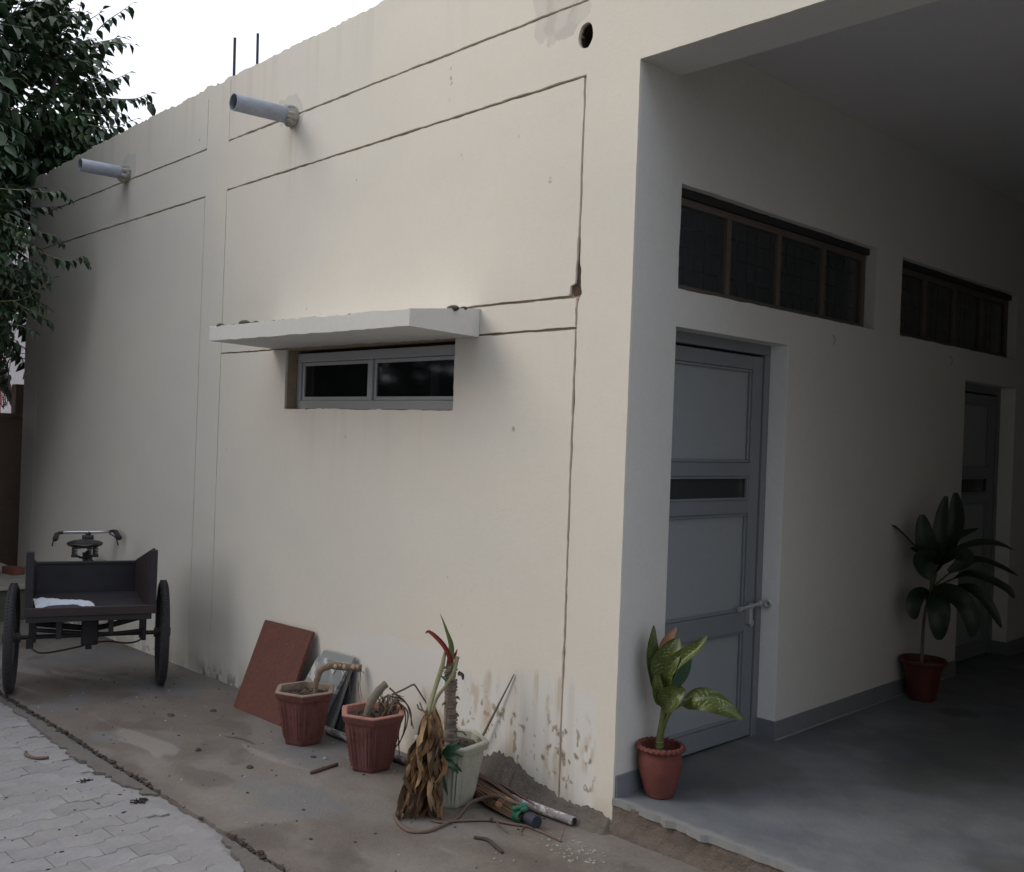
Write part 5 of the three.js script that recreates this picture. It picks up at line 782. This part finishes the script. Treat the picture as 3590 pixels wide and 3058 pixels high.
  // withered hanging leaf bunch: narrow at the neck, wide in the middle
  for (let i = 0; i < 205; i++) {
    const s = R(), y0 = 0.46 - 0.34 * s, half = s < 0.5 ? 0.035 + 0.09 * s : 0.08 - 0.02 * (s - 0.5), cx = -0.098 - 0.028 * s, x0 = cx + half * (R() * 2 - 1), z0 = 0.12 + 0.13 * R(), L = 0.10 + 0.13 * R(), sx = (R() - 0.5) * 0.09 - 0.02, sz = (R() - 0.5) * 0.09, y1 = Math.max(-0.005 - 0.02 * R(), y0 - L);
    const pts = [[x0 * 0.5 + cx * 0.5, y0 + 0.03, z0 - 0.02], [x0 + 0.02 * (R() - 0.5), y0 - L * 0.2, z0 + 0.015 * R()], [x0 + sx * 0.4 + 0.03 * (R() - 0.5), y0 - L * 0.6, z0 + sz + 0.03 * (R() - 0.5)], [x0 + sx, y1, z0 + sz * 0.7]];
    part(t, 'withered_leaf', blade(pts, 0.007 + 0.030 * R(), { face: [(R() - 0.5) * 2.4, 0.2, 1], cup: (R() - 0.3) * 1.6, rows: 9, cols: 4, wave: 0.95, seed: i, twist: (R() - 0.5) * 3 }), [M.dryLeaf, M.dryLeaf, M.dryLeafDark, M.dryLeafDark, M.dryLeafPale][Math.floor(R() * 5)]);
  }
  for (const [a, b, c, w] of [[[-0.045, 0.28, 0.17], [0.01, 0.315, 0.19], [0.062, 0.332, 0.18], 0.03], [[-0.045, 0.277, 0.18], [0.01, 0.285, 0.2], [0.058, 0.278, 0.19], 0.028], [[-0.045, 0.27, 0.18], [0.0, 0.25, 0.2], [0.055, 0.208, 0.19], 0.03], [[-0.04, 0.255, 0.18], [0.01, 0.225, 0.19], [0.04, 0.198, 0.18], 0.018], [[-0.045, 0.285, 0.17], [-0.005, 0.32, 0.17], [0.03, 0.345, 0.15], 0.02], [[-0.05, 0.235, 0.17], [-0.033, 0.165, 0.18], [-0.008, 0.09, 0.17], 0.024], [[-0.08, 0.17, 0.18], [-0.055, 0.10, 0.2], [-0.06, 0.02, 0.2], 0.028], [[-0.095, 0.12, 0.19], [-0.08, 0.06, 0.2], [-0.055, -0.01, 0.2], 0.026], [[-0.2, 0.1, 0.2], [-0.215, 0.06, 0.21], [-0.222, 0.02, 0.21], 0.018], [[-0.185, 0.09, 0.21], [-0.195, 0.05, 0.22], [-0.205, 0.01, 0.22], 0.018]]) part(t, 'leaf', blade([a, b, c], w, { cup: 0.35, wave: 0.3, seed: w * 999 }), M.greenDark, 'dark green finger of leaf');
}

// ------------------------------------------------------------------ clay pot with a speckled dumb cane
{
  const t = thing('potted_plant', 'round clay pot with a pale-speckled green plant at the corner of the verandah floor', 'potted plant', [0.109, 0.003, -0.191], deg(37.27));
  const g = sub(t, 'pot'), prof = [[0, 0], [0.058, 0], [0.062, 0.006], [0.076, 0.05], [0.092, 0.105], [0.0975, 0.15], [0.096, 0.185], [0.0915, 0.205], [0.096, 0.218]].map((p) => new THREE.Vector2(...p));
  const body = new THREE.LatheGeometry(prof, 56), bp = body.attributes.position; for (let i = 0; i < bp.count; i++) { const y = bp.getY(i), k = 1 + 0.006 * Math.sin(y * 260) + 0.01 * (noise(bp.getX(i) * 20, bp.getZ(i) * 20 + y * 12, 4) - 0.5); bp.setX(i, bp.getX(i) * k); bp.setZ(i, bp.getZ(i) * k); } body.computeVertexNormals(); part(g, 'pot_body', body, M.clay);
  const rim = new THREE.TorusGeometry(0.1, 0.0105, 12, 120), rp = rim.attributes.position; for (let i = 0; i < rp.count; i++) { const a = Math.atan2(rp.getY(i), rp.getX(i)), k = 1 + 0.028 * Math.sin(a * 26 + rp.getZ(i) * 160); rp.setX(i, rp.getX(i) * k); rp.setY(i, rp.getY(i) * k); rp.setZ(i, rp.getZ(i) * 1.1 + 0.003 * Math.sin(a * 26)); } rim.computeVertexNormals(); rim.rotateX(Math.PI / 2); rim.translate(0, 0.220, 0); part(g, 'rim', rim, M.clay);
  const inn = new THREE.CylinderGeometry(0.092, 0.088, 0.045, 40, 1, true); inn.translate(0, 0.2, 0); part(g, 'inner_wall', inn, M.clay);
  const so = new THREE.CircleGeometry(0.09, 40); so.rotateX(-Math.PI / 2); so.translate(0, 0.184, 0); part(t, 'soil', so, M.soil);
  { const q = new THREE.DodecahedronGeometry(0.011, 1); q.scale(1.3, 0.8, 1); q.translate(0.03, 0.2, 0.05); part(t, 'pebble', q, M.ledge); }
  const leafTex = colorTex(256, 512, (u, v) => { const s = Math.abs(u - 0.5) * 2, vein = Math.abs(((v * 13 + s * 1.9) % 1) - 0.5) * 2, band = sm(0.55, 0.9, 1 - vein) * sm(0.95, 0.5, s) * sm(0.05, 0.18, s); const n = fbm(u * 14 + v * 5, v * 40, 3, 3); let c = mixc([0.042, 0.068, 0.011], [0.085, 0.108, 0.018], fbm(u * 5, v * 9, 3, 8)); c = mixc(c, [0.34, 0.36, 0.19], 0.8 * band * sm(0.52, 0.66, n)); c = mixc(c, [0.12, 0.145, 0.035], 0.7 * (1 - sm(0.0, 0.07, s))); return c; }, false);
  const lm = new THREE.MeshPhysicalMaterial({ map: leafTex, roughness: 0.38, transmission: 0 }), stem = mat(0.115, 0.13, 0.035, { map: mottle3, roughness: 0.5 });
  part(t, 'stem', limb([[-0.006, 0.18, 0], [-0.005, 0.259, 0], [0.005, 0.339, 0], [0.009, 0.405, 0], [0.008, 0.49, 0.015]], [0.0185, 0.0165, 0.0155, 0.0145, 0.010], 14, 6), stem);
  { const rr = []; for (const y of [0.205, 0.222, 0.242]) { const q = new THREE.TorusGeometry(0.0175, 0.0018, 6, 20); q.rotateX(Math.PI / 2 + 0.1); q.translate(-0.005, y, 0); rr.push(q); } part(t, 'stem_ring', rr, M.stalk); }
  const L = (pts, w, o = {}, m = lm, label) => part(t, 'leaf', blade(pts, w, { rows: 16, cols: 8, cup: 0.35, wave: 0.08, ...o }), m, label);
  const ov = (t) => Math.pow(Math.sin(Math.PI * Math.min(1, Math.pow(t, 0.75) * 0.99 + 0.006)), 0.75);
  L([[0.002, 0.42, 0.0], [-0.035, 0.53, 0.02], [-0.058, 0.66, 0.035], [-0.052, 0.766, 0.02]], 0.085, { face: [0.75, 0.1, 1], shape: ov });
  L([[-0.012, 0.41, 0.03], [-0.02, 0.468, 0.05], [-0.03, 0.53, 0.055], [-0.034, 0.57, 0.05]], 0.05, { face: [0.1, 0.1, 1], cup: 0.6, shape: ov });
  L([[0.0, 0.50, 0.03], [0.003, 0.59, 0.06], [0.032, 0.665, 0.07], [0.064, 0.722, 0.04]], 0.115, { face: [-0.15, 0.2, 1], cup: 0.45, shape: ov });
  L([[0.022, 0.47, 0.03], [0.040, 0.583, 0.08], [0.096, 0.651, 0.11], [0.15, 0.702, 0.12], [0.184, 0.748, 0.1]], 0.075, { face: [-0.5, 0.55, 0.8], cup: 0.7, wave: 0.14, shape: (t) => ov(t * 0.97) });
  L([[0.02, 0.46, -0.02], [0.072, 0.549, -0.04], [0.092, 0.625, -0.055], [0.09, 0.66, -0.06]], 0.085, { face: [-0.2, 0, 1], shape: ov }, M.greenDark);
  L([[-0.016, 0.58, -0.02], [-0.004, 0.66, -0.03], [0.022, 0.71, -0.035], [0.052, 0.752, -0.05]], 0.05, { face: [0.3, 0.2, 1], shape: ov }, M.pinkLeaf, 'pinkish orange withering leaf');
  part(t, 'petiole', limb([[0.010, 0.30, 0], [0.022, 0.35, 0.02], [0.045, 0.395, 0.035], [0.085, 0.434, 0.06]], [0.008, 0.007, 0.0065, 0.006], 9, 5), stem);
  L([[0.080, 0.432, 0.058], [0.153, 0.479, 0.1], [0.227, 0.472, 0.13], [0.289, 0.442, 0.14], [0.354, 0.406, 0.14]], 0.105, { face: [-0.15, 0.55, 0.85], cup: -0.3, wave: 0.16, shape: (t) => Math.pow(Math.sin(Math.PI * Math.min(1, Math.pow(t, 0.62) * 0.985 + 0.01)), 0.8) });
  L([[0.006, 0.39, 0.02], [0.03, 0.45, 0.07], [0.065, 0.49, 0.09], [0.098, 0.505, 0.09]], 0.10, { face: [-0.3, 0.1, 1], cup: 0.5, shape: ov });
}
// ------------------------------------------------------------------ red pot with a long-leaved plant, deep in the verandah
{
  const t = thing('potted_plant', 'red tapered pot with a tall long-leaved dark plant deep in the verandah', 'potted plant', [0.148, 0.037, -2.796], deg(23.53));
  const g = sub(t, 'pot'), prof = [[0, 0], [0.074, 0], [0.08, 0.008], [0.118, 0.215], [0.126, 0.222], [0.139, 0.226], [0.143, 0.25], [0.138, 0.257], [0.130, 0.254], [0.122, 0.205]].map((p) => new THREE.Vector2(...p));
  part(g, 'pot_body', new THREE.LatheGeometry(prof, 56), M.redPlastic);
  const so = new THREE.CircleGeometry(0.122, 40); so.rotateX(-Math.PI / 2); so.translate(0, 0.222, 0); part(t, 'soil', so, M.soil);
  part(t, 'stem', limb([[-0.01, 0.2, 0], [-0.008, 0.35, 0], [-0.003, 0.512, 0], [0.027, 0.678, 0], [0.045, 0.80, 0], [0.06, 0.92, 0]], [0.012, 0.0105, 0.0095, 0.012, 0.012, 0.007], 10, 6), M.barkGrey);
  const lf = mat(0.020, 0.038, 0.016, { map: mottle3, roughness: 0.4 }), st = mat(0.08, 0.11, 0.04, { roughness: 0.5 });
  const strap = (t) => Math.pow(Math.sin(Math.PI * Math.min(1, 0.03 + 0.95 * Math.pow(t, 0.85))), 0.55), B = (pts, w, o = {}) => part(t, 'leaf', blade(pts, w, { rows: 16, cols: 6, cup: 0.28, shape: strap, ...o }), lf);
  const pet = (pts) => part(t, 'petiole', limb(pts, [0.0055, 0.005], 7, 4), st);
  B([[0.056, 0.86, 0], [0.066, 0.98, 0.05], [0.072, 1.131, 0.06], [0.094, 1.284, 0.03]], 0.092); B([[0.066, 0.86, -0.02], [0.13, 1.02, -0.04], [0.16, 1.15, -0.06], [0.151, 1.305, -0.08]], 0.115, { face: [-0.2, 0, 1] });
  B([[0.04, 0.85, 0.02], [0.0, 0.95, 0.08], [-0.022, 1.047, 0.11], [-0.04, 1.165, 0.11]], 0.128); B([[0.03, 0.86, 0], [-0.018, 0.897, 0.01], [-0.076, 0.958, 0.05], [-0.172, 1.057, 0.1], [-0.245, 1.105, 0.1], [-0.266, 1.095, 0.1]], 0.05, { face: [0.55, 0.8, 0.15] });
  B([[0.04, 0.84, 0], [0.002, 0.879, -0.03], [-0.047, 0.906, -0.1], [-0.117, 0.932, -0.15], [-0.188, 0.910, -0.2]], 0.05, { face: [0, 0.9, 0.25] }); B([[0.06, 0.9, 0], [0.12, 0.98, -0.04], [0.193, 1.039, -0.08], [0.29, 1.084, -0.14]], 0.07, { face: [-0.3, 0.6, 0.6] });
  B([[0.06, 0.85, 0], [0.13, 0.925, 0.04], [0.183, 0.963, 0.06], [0.279, 1.01, 0.1], [0.385, 1.014, 0.1], [0.481, 0.983, 0.08]], 0.07, { face: [0, 0.8, 0.5], shape: (t) => Math.pow(Math.sin(Math.PI * Math.min(1, 0.02 + 0.97 * t)), 0.7) });
  B([[0.045, 0.85, 0.05], [0.01, 0.90, 0.14], [-0.02, 0.885, 0.2], [0.0, 0.83, 0.25], [0.025, 0.79, 0.26]], 0.125, { face: [0, 0.5, 1] }); B([[0.05, 0.80, 0.03], [0.12, 0.90, 0.13], [0.19, 0.935, 0.2], [0.2, 0.9, 0.25], [0.12, 0.84, 0.27]], 0.13, { face: [0, 0.7, 0.6] });
  pet([[0.04, 0.71, 0], [0.09, 0.765, 0.02], [0.16, 0.84, 0.045], [0.2, 0.874, 0.06]]); B([[0.19, 0.868, 0.058], [0.25, 0.895, 0.06], [0.303, 0.902, 0.05], [0.412, 0.868, 0.02], [0.514, 0.820, 0]], 0.07, { face: [0, 0.85, 0.45] });
  pet([[0.04, 0.70, 0], [0.1, 0.745, 0.04], [0.16, 0.782, 0.065]]); B([[0.153, 0.779, 0.06], [0.241, 0.818, 0.1], [0.392, 0.777, 0.12], [0.46, 0.735, 0.12], [0.488, 0.70, 0.12]], 0.075, { face: [0, 0.8, 0.5] });
  pet([[0.035, 0.68, 0], [0.1, 0.715, 0.06], [0.17, 0.733, 0.1]]); B([[0.163, 0.733, 0.1], [0.26, 0.728, 0.14], [0.351, 0.641, 0.15], [0.423, 0.518, 0.14]], 0.085, { face: [0.25, 0.7, 0.65] });
  B([[0.037, 0.668, 0], [0.118, 0.700, 0.12], [0.208, 0.655, 0.2], [0.254, 0.564, 0.22], [0.263, 0.452, 0.2]], 0.125, { face: [0.25, 0.35, 1] }); B([[0.03, 0.66, 0.02], [0.055, 0.675, 0.12], [0.075, 0.60, 0.2], [0.079, 0.506, 0.22], [0.084, 0.418, 0.2]], 0.135, { face: [0.05, 0.35, 1] });
  B([[0.026, 0.66, 0], [-0.03, 0.672, 0.1], [-0.06, 0.635, 0.15], [-0.066, 0.58, 0.17], [-0.059, 0.522, 0.16]], 0.10, { face: [-0.15, 0.35, 1] });
  pet([[0.035, 0.7, 0], [0.05, 0.76, 0.02], [0.06, 0.83, 0.03]]); pet([[0.03, 0.7, 0], [0.02, 0.78, 0.03], [0.01, 0.84, 0.08]]);
}

// ------------------------------------------------------------------ odds and ends along the wall
const onG = (x, z, h = 0) => [x, gy(x) + h, z];
single('long_pipe', 'long grey pipe splashed with white, lying along the wall behind the pots', 'pipe', (() => { const g = limb([onG(-2.13, 0.13, 0.022), onG(-1.345, 0.125, 0.022), onG(-0.70, 0.105, 0.03), onG(-0.16, 0.075, 0.024)], 0.0205, 16, 8), i = limb([onG(-0.40, 0.086, 0.026), onG(-0.1585, 0.0749, 0.0241)], 0.0165, 14, 2); void i; return g; })(), (() => { const tx = colorTex(128, 512, (u, v) => mixc([0.27, 0.245, 0.25], [0.62, 0.60, 0.58], 0.9 * sm(0.5, 0.62, fbm(u * 6, v * 60, 4, 5)))); tx.repeat.set(5, 0.5); return new THREE.MeshStandardMaterial({ map: tx, roughness: 0.8 }); })());
{ const o = scene.getObjectByName('long_pipe'); const g = new THREE.CircleGeometry(0.0165, 18); g.rotateY(Math.PI / 2 - 0.06); g.translate(-0.1588, gy(-0.16) + 0.024, 0.075); part(o, 'bore', g, mat(0.02, 0.018, 0.016, { roughness: 1 })); }
{
  const t = thing('broom', 'old straw broom tied with green twine, lying in front of the long pipe', 'broom', [-0.62, 0, 0]), R = rngOf(41);
  const A = V(-0.16, gy(-0.78) + 0.05, 0.16), B = V(0.30, gy(-0.32) + 0.03, 0.225), ax = B.clone().sub(A), gs = [], gd = [];
  for (let i = 0; i < 150; i++) { const a = R() * 6.28, r = Math.sqrt(R()), e = 0.86 + 0.14 * R(), s = R() * 0.25, p = (k, w) => A.clone().addScaledVector(ax, k).add(V(0, Math.sin(a) * r * 0.035 * w, Math.cos(a) * r * 0.052 * w)); const P = [p(s, 0.75), p(0.5 * (s + e), 1.0), p(e, 0.8)].map((q) => { q.y = Math.max(q.y, gy(q.x - 0.62) + 0.004); return q; }); (R() < 0.5 ? gs : gd).push(limb(P, [0.0024, 0.0026, 0.0014], 4, 3)); }
  const o = part(t, 'bristles', gs, M.straw); o.userData.kind = 'stuff'; const o2 = part(t, 'dark_bristles', gd, M.twig); o2.userData.kind = 'stuff';
  for (const [k, m, n] of [[0.66, M.pinkLeaf, 'binding'], [0.94, M.greenTwine, 'green_binding']]) { const c = A.clone().addScaledVector(ax, k), tg = []; for (let i = 0; i < 4; i++) { const q = new THREE.TorusGeometry(0.040, 0.005, 7, 26); q.scale(1, 0.78, 1); q.rotateY(Math.PI / 2 - 0.14); q.translate(c.x + 0.010 * (i - 1.5), c.y + 0.002, c.z); tg.push(q); } if (k > 0.9) for (let i = 0; i < 9; i++) { const q = new THREE.IcosahedronGeometry(0.010 + 0.005 * R(), 1); q.translate(c.x + 0.05 * (R() - 0.5), c.y + 0.035 + 0.012 * R(), c.z + 0.05 * (R() - 0.3)); tg.push(q); } part(t, n, tg, m); }
  const cap = new THREE.CylinderGeometry(0.025, 0.029, 0.07, 18); cap.rotateZ(Math.PI / 2); cap.rotateY(-0.14); cap.translate(B.x + 0.045, gy(-0.28) + 0.035, B.z + 0.002); part(t, 'handle_cap', cap, M.bluePlastic);
}
{ // dry red-brown stalks behind the broom
  const t = thing('stalk_bundle', 'bundle of dry reddish brown stalks lying between the cream pot and the mortar heap', 'dry stalks', [-0.75, 0, 0.1]), R = rngOf(61), gs = [], gd = [];
  for (let i = 0; i < 46; i++) { const x = -0.22 + 0.12 * R(), L = 0.28 + 0.26 * R(), z = -0.045 + 0.14 * R(), h = 0.012 + 0.10 * R() * (1 - Math.abs(z - 0.02) * 4), dz = 0.05 * (R() - 0.3); (R() < 0.5 ? gs : gd).push(limb([[x, gy(-0.75 + x) + h, z], [x + L * 0.5, gy(-0.75 + x + L * 0.5) + h * 0.8 + 0.01, z + dz * 0.5], [x + L, gy(-0.75 + x + L) + h * 0.35 + 0.008, z + dz]], [0.006 + 0.005 * R(), 0.005], 6, 3, 0.2)); }
  const o = part(t, 'stalks', gs, mat(0.22, 0.12, 0.095, { map: mottle3, roughness: 0.95 })); o.userData.kind = 'stuff'; const o2 = part(t, 'dark_stalks', gd, M.twig); o2.userData.kind = 'stuff';
}
{ // straw under the cream pot's left side
  const R = rngOf(71), gs = []; for (let i = 0; i < 40; i++) { const x = -1.25 + 0.3 * R(), z = 0.16 + 0.09 * R(), L = 0.1 + 0.12 * R(); gs.push(limb([onG(x, z, 0.008 + 0.02 * R()), onG(x + L, z + 0.05 * (R() - 0.3), 0.006 + 0.02 * R())], 0.003, 4, 1)); }
  const o = single('straw', 'loose brown straw on the concrete between the red pot and the cream pot', 'straw', gs, M.straw); o.userData.kind = 'stuff';
}
single('dry_vine', 'long wavy dry vine lying round the front of the cream pot', 'vine', limb([onG(-0.79, 0.60, 0.008), onG(-0.761, 0.626, 0.006), onG(-0.66, 0.672, 0.006), onG(-0.575, 0.68, 0.006), onG(-0.53, 0.63, 0.007), onG(-0.54, 0.524, 0.007), onG(-0.565, 0.42, 0.008), onG(-0.61, 0.345, 0.012), onG(-0.625, 0.29, 0.03), onG(-0.60, 0.25, 0.045), onG(-0.50, 0.235, 0.082), onG(-0.40, 0.24, 0.085), onG(-0.33, 0.20, 0.07), onG(-0.29, 0.15, 0.04)], [0.007, 0.008, 0.0085, 0.0085, 0.008, 0.007], 8, 5, 0.25, 3), M.twig);
{
  const t = thing('dry_branch', 'thin forked dry branch on the concrete in front of the broom', 'branch');
  part(t, 'branch', limb([onG(-0.62, 0.53, 0.006), onG(-0.578, 0.516, 0.006), onG(-0.532, 0.44, 0.007), onG(-0.45, 0.33, 0.008), onG(-0.36, 0.285, 0.008), onG(-0.28, 0.245, 0.007), onG(-0.183, 0.244, 0.006), onG(-0.071, 0.252, 0.005)], [0.0035, 0.0045, 0.006, 0.007, 0.0055, 0.005, 0.0035], 7, 5, 0.3, 5), M.twig);
  part(t, 'side_twig', limb([onG(-0.075, 0.251, 0.005), onG(-0.09, 0.22, 0.025), onG(-0.105, 0.19, 0.05)], [0.003, 0.002], 5, 3), M.twig); part(t, 'side_twig', limb([onG(-0.42, 0.31, 0.006), onG(-0.36, 0.34, 0.006), onG(-0.29, 0.36, 0.004)], [0.0045, 0.002], 5, 4), M.twig); part(t, 'side_twig', limb([onG(-0.30, 0.25, 0.006), onG(-0.26, 0.31, 0.005), onG(-0.23, 0.33, 0.004)], [0.0035, 0.0015], 5, 4), M.twig); part(t, 'knot', (() => { const g = new THREE.IcosahedronGeometry(0.011, 1); g.translate(...onG(-0.44, 0.322, 0.010)); return g; })(), M.twigDark);
}
single('bent_stick', 'short bent dark stick lying alone on the concrete in front of the vine', 'stick', limb([onG(-0.345, 0.512, 0.007), onG(-0.29, 0.487, 0.008), onG(-0.214, 0.507, 0.007), onG(-0.147, 0.527, 0.006)], [0.0075, 0.008, 0.007, 0.006], 8, 5, 0.2, 2), M.twigDark);
single('brown_stick', 'short straight brown stick on the concrete between the two red pots', 'stick', limb([onG(-1.523, 0.594, 0.009), onG(-1.554, 0.413, 0.009)], 0.0095, 10, 4, 0.1, 4), mat(0.13, 0.075, 0.058, { map: mottle3, roughness: 0.9 }));
single('curved_stick', 'curved pale brown stick on the grey pavers at bottom left', 'stick', limb([onG(-2.842, 1.562, -0.008), onG(-2.80, 1.575, -0.010), onG(-2.742, 1.569, -0.011), onG(-2.691, 1.54, -0.011), onG(-2.673, 1.499, -0.011)], 0.0085, 8, 5, 0.1, 6), M.twig);
single('leaning_rod', 'thin tapering dry rod leaning against the wall right of the cream pot', 'rod', limb([[-0.93, -0.15, 0.055], [-0.9, -0.06, 0.05], [-0.78, 0.18, 0.028], [-0.652, 0.422, 0.008]], [0.0085, 0.0075, 0.006, 0.003], 9, 4, 0.1, 5), M.barkGrey);
{ // litter too small to count, and a few pieces one can point to
  const R = rngOf(101), gs = [], gw = [], gp = [];
  for (let i = 0; i < 150; i++) { const x = -4.5 + 4.6 * R(), z = 0.1 + 1.12 * R(), g = new THREE.DodecahedronGeometry(0.003 + 0.006 * R() * R(), 0); g.scale(1.4, 0.7, 1); g.rotateY(R() * 6); g.translate(...onG(x, z, 0.002)); (R() < 0.65 ? gs : gw).push(plain(g)); }
  for (let i = 0; i < 60; i++) { const a = R() * 6.28, r = 0.14 * Math.sqrt(R()), g = new THREE.DodecahedronGeometry(0.003 + 0.007 * R() * R(), 0); g.scale(1.3, 0.7, 1); g.translate(...onG(0.02 + Math.cos(a) * r * 1.3, 0.28 + Math.sin(a) * r * 0.7, 0.002)); gw.push(plain(g)); }
  for (let i = 0; i < 60; i++) { const x = -4 + 3.3 * R(), z = 1.36 + 0.75 * R(), g = new THREE.DodecahedronGeometry(0.003 + 0.006 * R() * R(), 0); g.scale(1.8, 0.5, 1); g.rotateY(R() * 6); g.translate(...onG(x, z, -0.018)); gs.push(plain(g)); }
  const st = (n, l, c, g, m) => { const o = single(n, l, c, g, m); o.userData.kind = 'stuff'; }; void gp;
  st('dark_grit', 'dark crumbs of soil scattered over the concrete and pavers', 'grit', gs, M.twigDark); st('white_grit', 'white crumbs of lime scattered on the concrete near the verandah step', 'grit', gw, M.ledge);
  const lump = (name, label, cat, x, z, sx, sy, sz, m, seed, dy = 0) => { const g = new THREE.IcosahedronGeometry(1, 3), p = g.attributes.position; for (let i = 0; i < p.count; i++) { const k = 0.7 + 0.6 * fbm(p.getX(i) * 1.7 + seed, p.getZ(i) * 1.7 + p.getY(i), 3, seed); p.setXYZ(i, p.getX(i) * sx * k, Math.max(-0.3 * sy, p.getY(i) * sy * k), p.getZ(i) * sz * k); } g.computeVertexNormals(); g.translate(0, 0.25 * sy, 0); single(name, label, cat, plain(g), m, onG(x, z, dy)); };
  lump('clod', 'flat dark clod on the concrete midway between the tricycle and the board', 'clod', -3.026, 0.655, 0.035, 0.008, 0.02, M.twigDark, 3); lump('clod', 'small dark clod near the lower left corner of the red board', 'clod', -2.958, 0.409, 0.024, 0.010, 0.018, M.twigDark, 5);
  lump('clod', 'round dark clod in front of the red board', 'clod', -2.254, 0.853, 0.016, 0.012, 0.016, M.twigDark, 7); lump('clod', 'greenish dark clod on the open concrete left of the brown stick', 'clod', -1.814, 0.781, 0.018, 0.011, 0.018, M.twigDark, 9);
  lump('pebble', 'whitish pebble on the concrete between the red pots', 'pebble', -1.69, 0.40, 0.013, 0.010, 0.012, M.ledge, 11); lump('clod', 'thin dark crumb beside the whitish pebble between the red pots', 'clod', -1.76, 0.43, 0.02, 0.006, 0.014, M.twigDark, 13);
  const tuft = (label, x, z, r, n, m, seed) => { const Q = rngOf(seed), g = []; for (let i = 0; i < n; i++) { const a = Q() * 6.28, l = r * (0.5 + 0.6 * Q()); g.push(limb([[0.2 * r * (Q() - 0.5), 0.002, 0.2 * r * (Q() - 0.5)], [Math.cos(a) * l * 0.6, 0.35 * r * Q(), Math.sin(a) * l * 0.6], [Math.cos(a) * l, 0.25 * r * Q(), Math.sin(a) * l]], 0.003, 4, 2)); } single('dry_weed', label, 'weed', g, m, onG(x, z, -0.02)); };
  tuft('spiky dry weed on the pavers close to the joint', -1.743, 1.40, 0.045, 26, M.twigDark, 5); tuft('curled dead leaf shred on the pavers left of the spiky weed', -2.20, 1.485, 0.035, 12, M.twigDark, 8);
  single('dead_leaf', 'long thin dead leaf lying on the concrete left of the first red pot', 'leaf', blade([onG(-2.42, 0.62, 0.004), onG(-2.30, 0.57, 0.012), onG(-2.15, 0.56, 0.005)], 0.014, { face: [0, 1, 0.1], rows: 8 }), M.twig);
}
renderer.render(scene, camera);
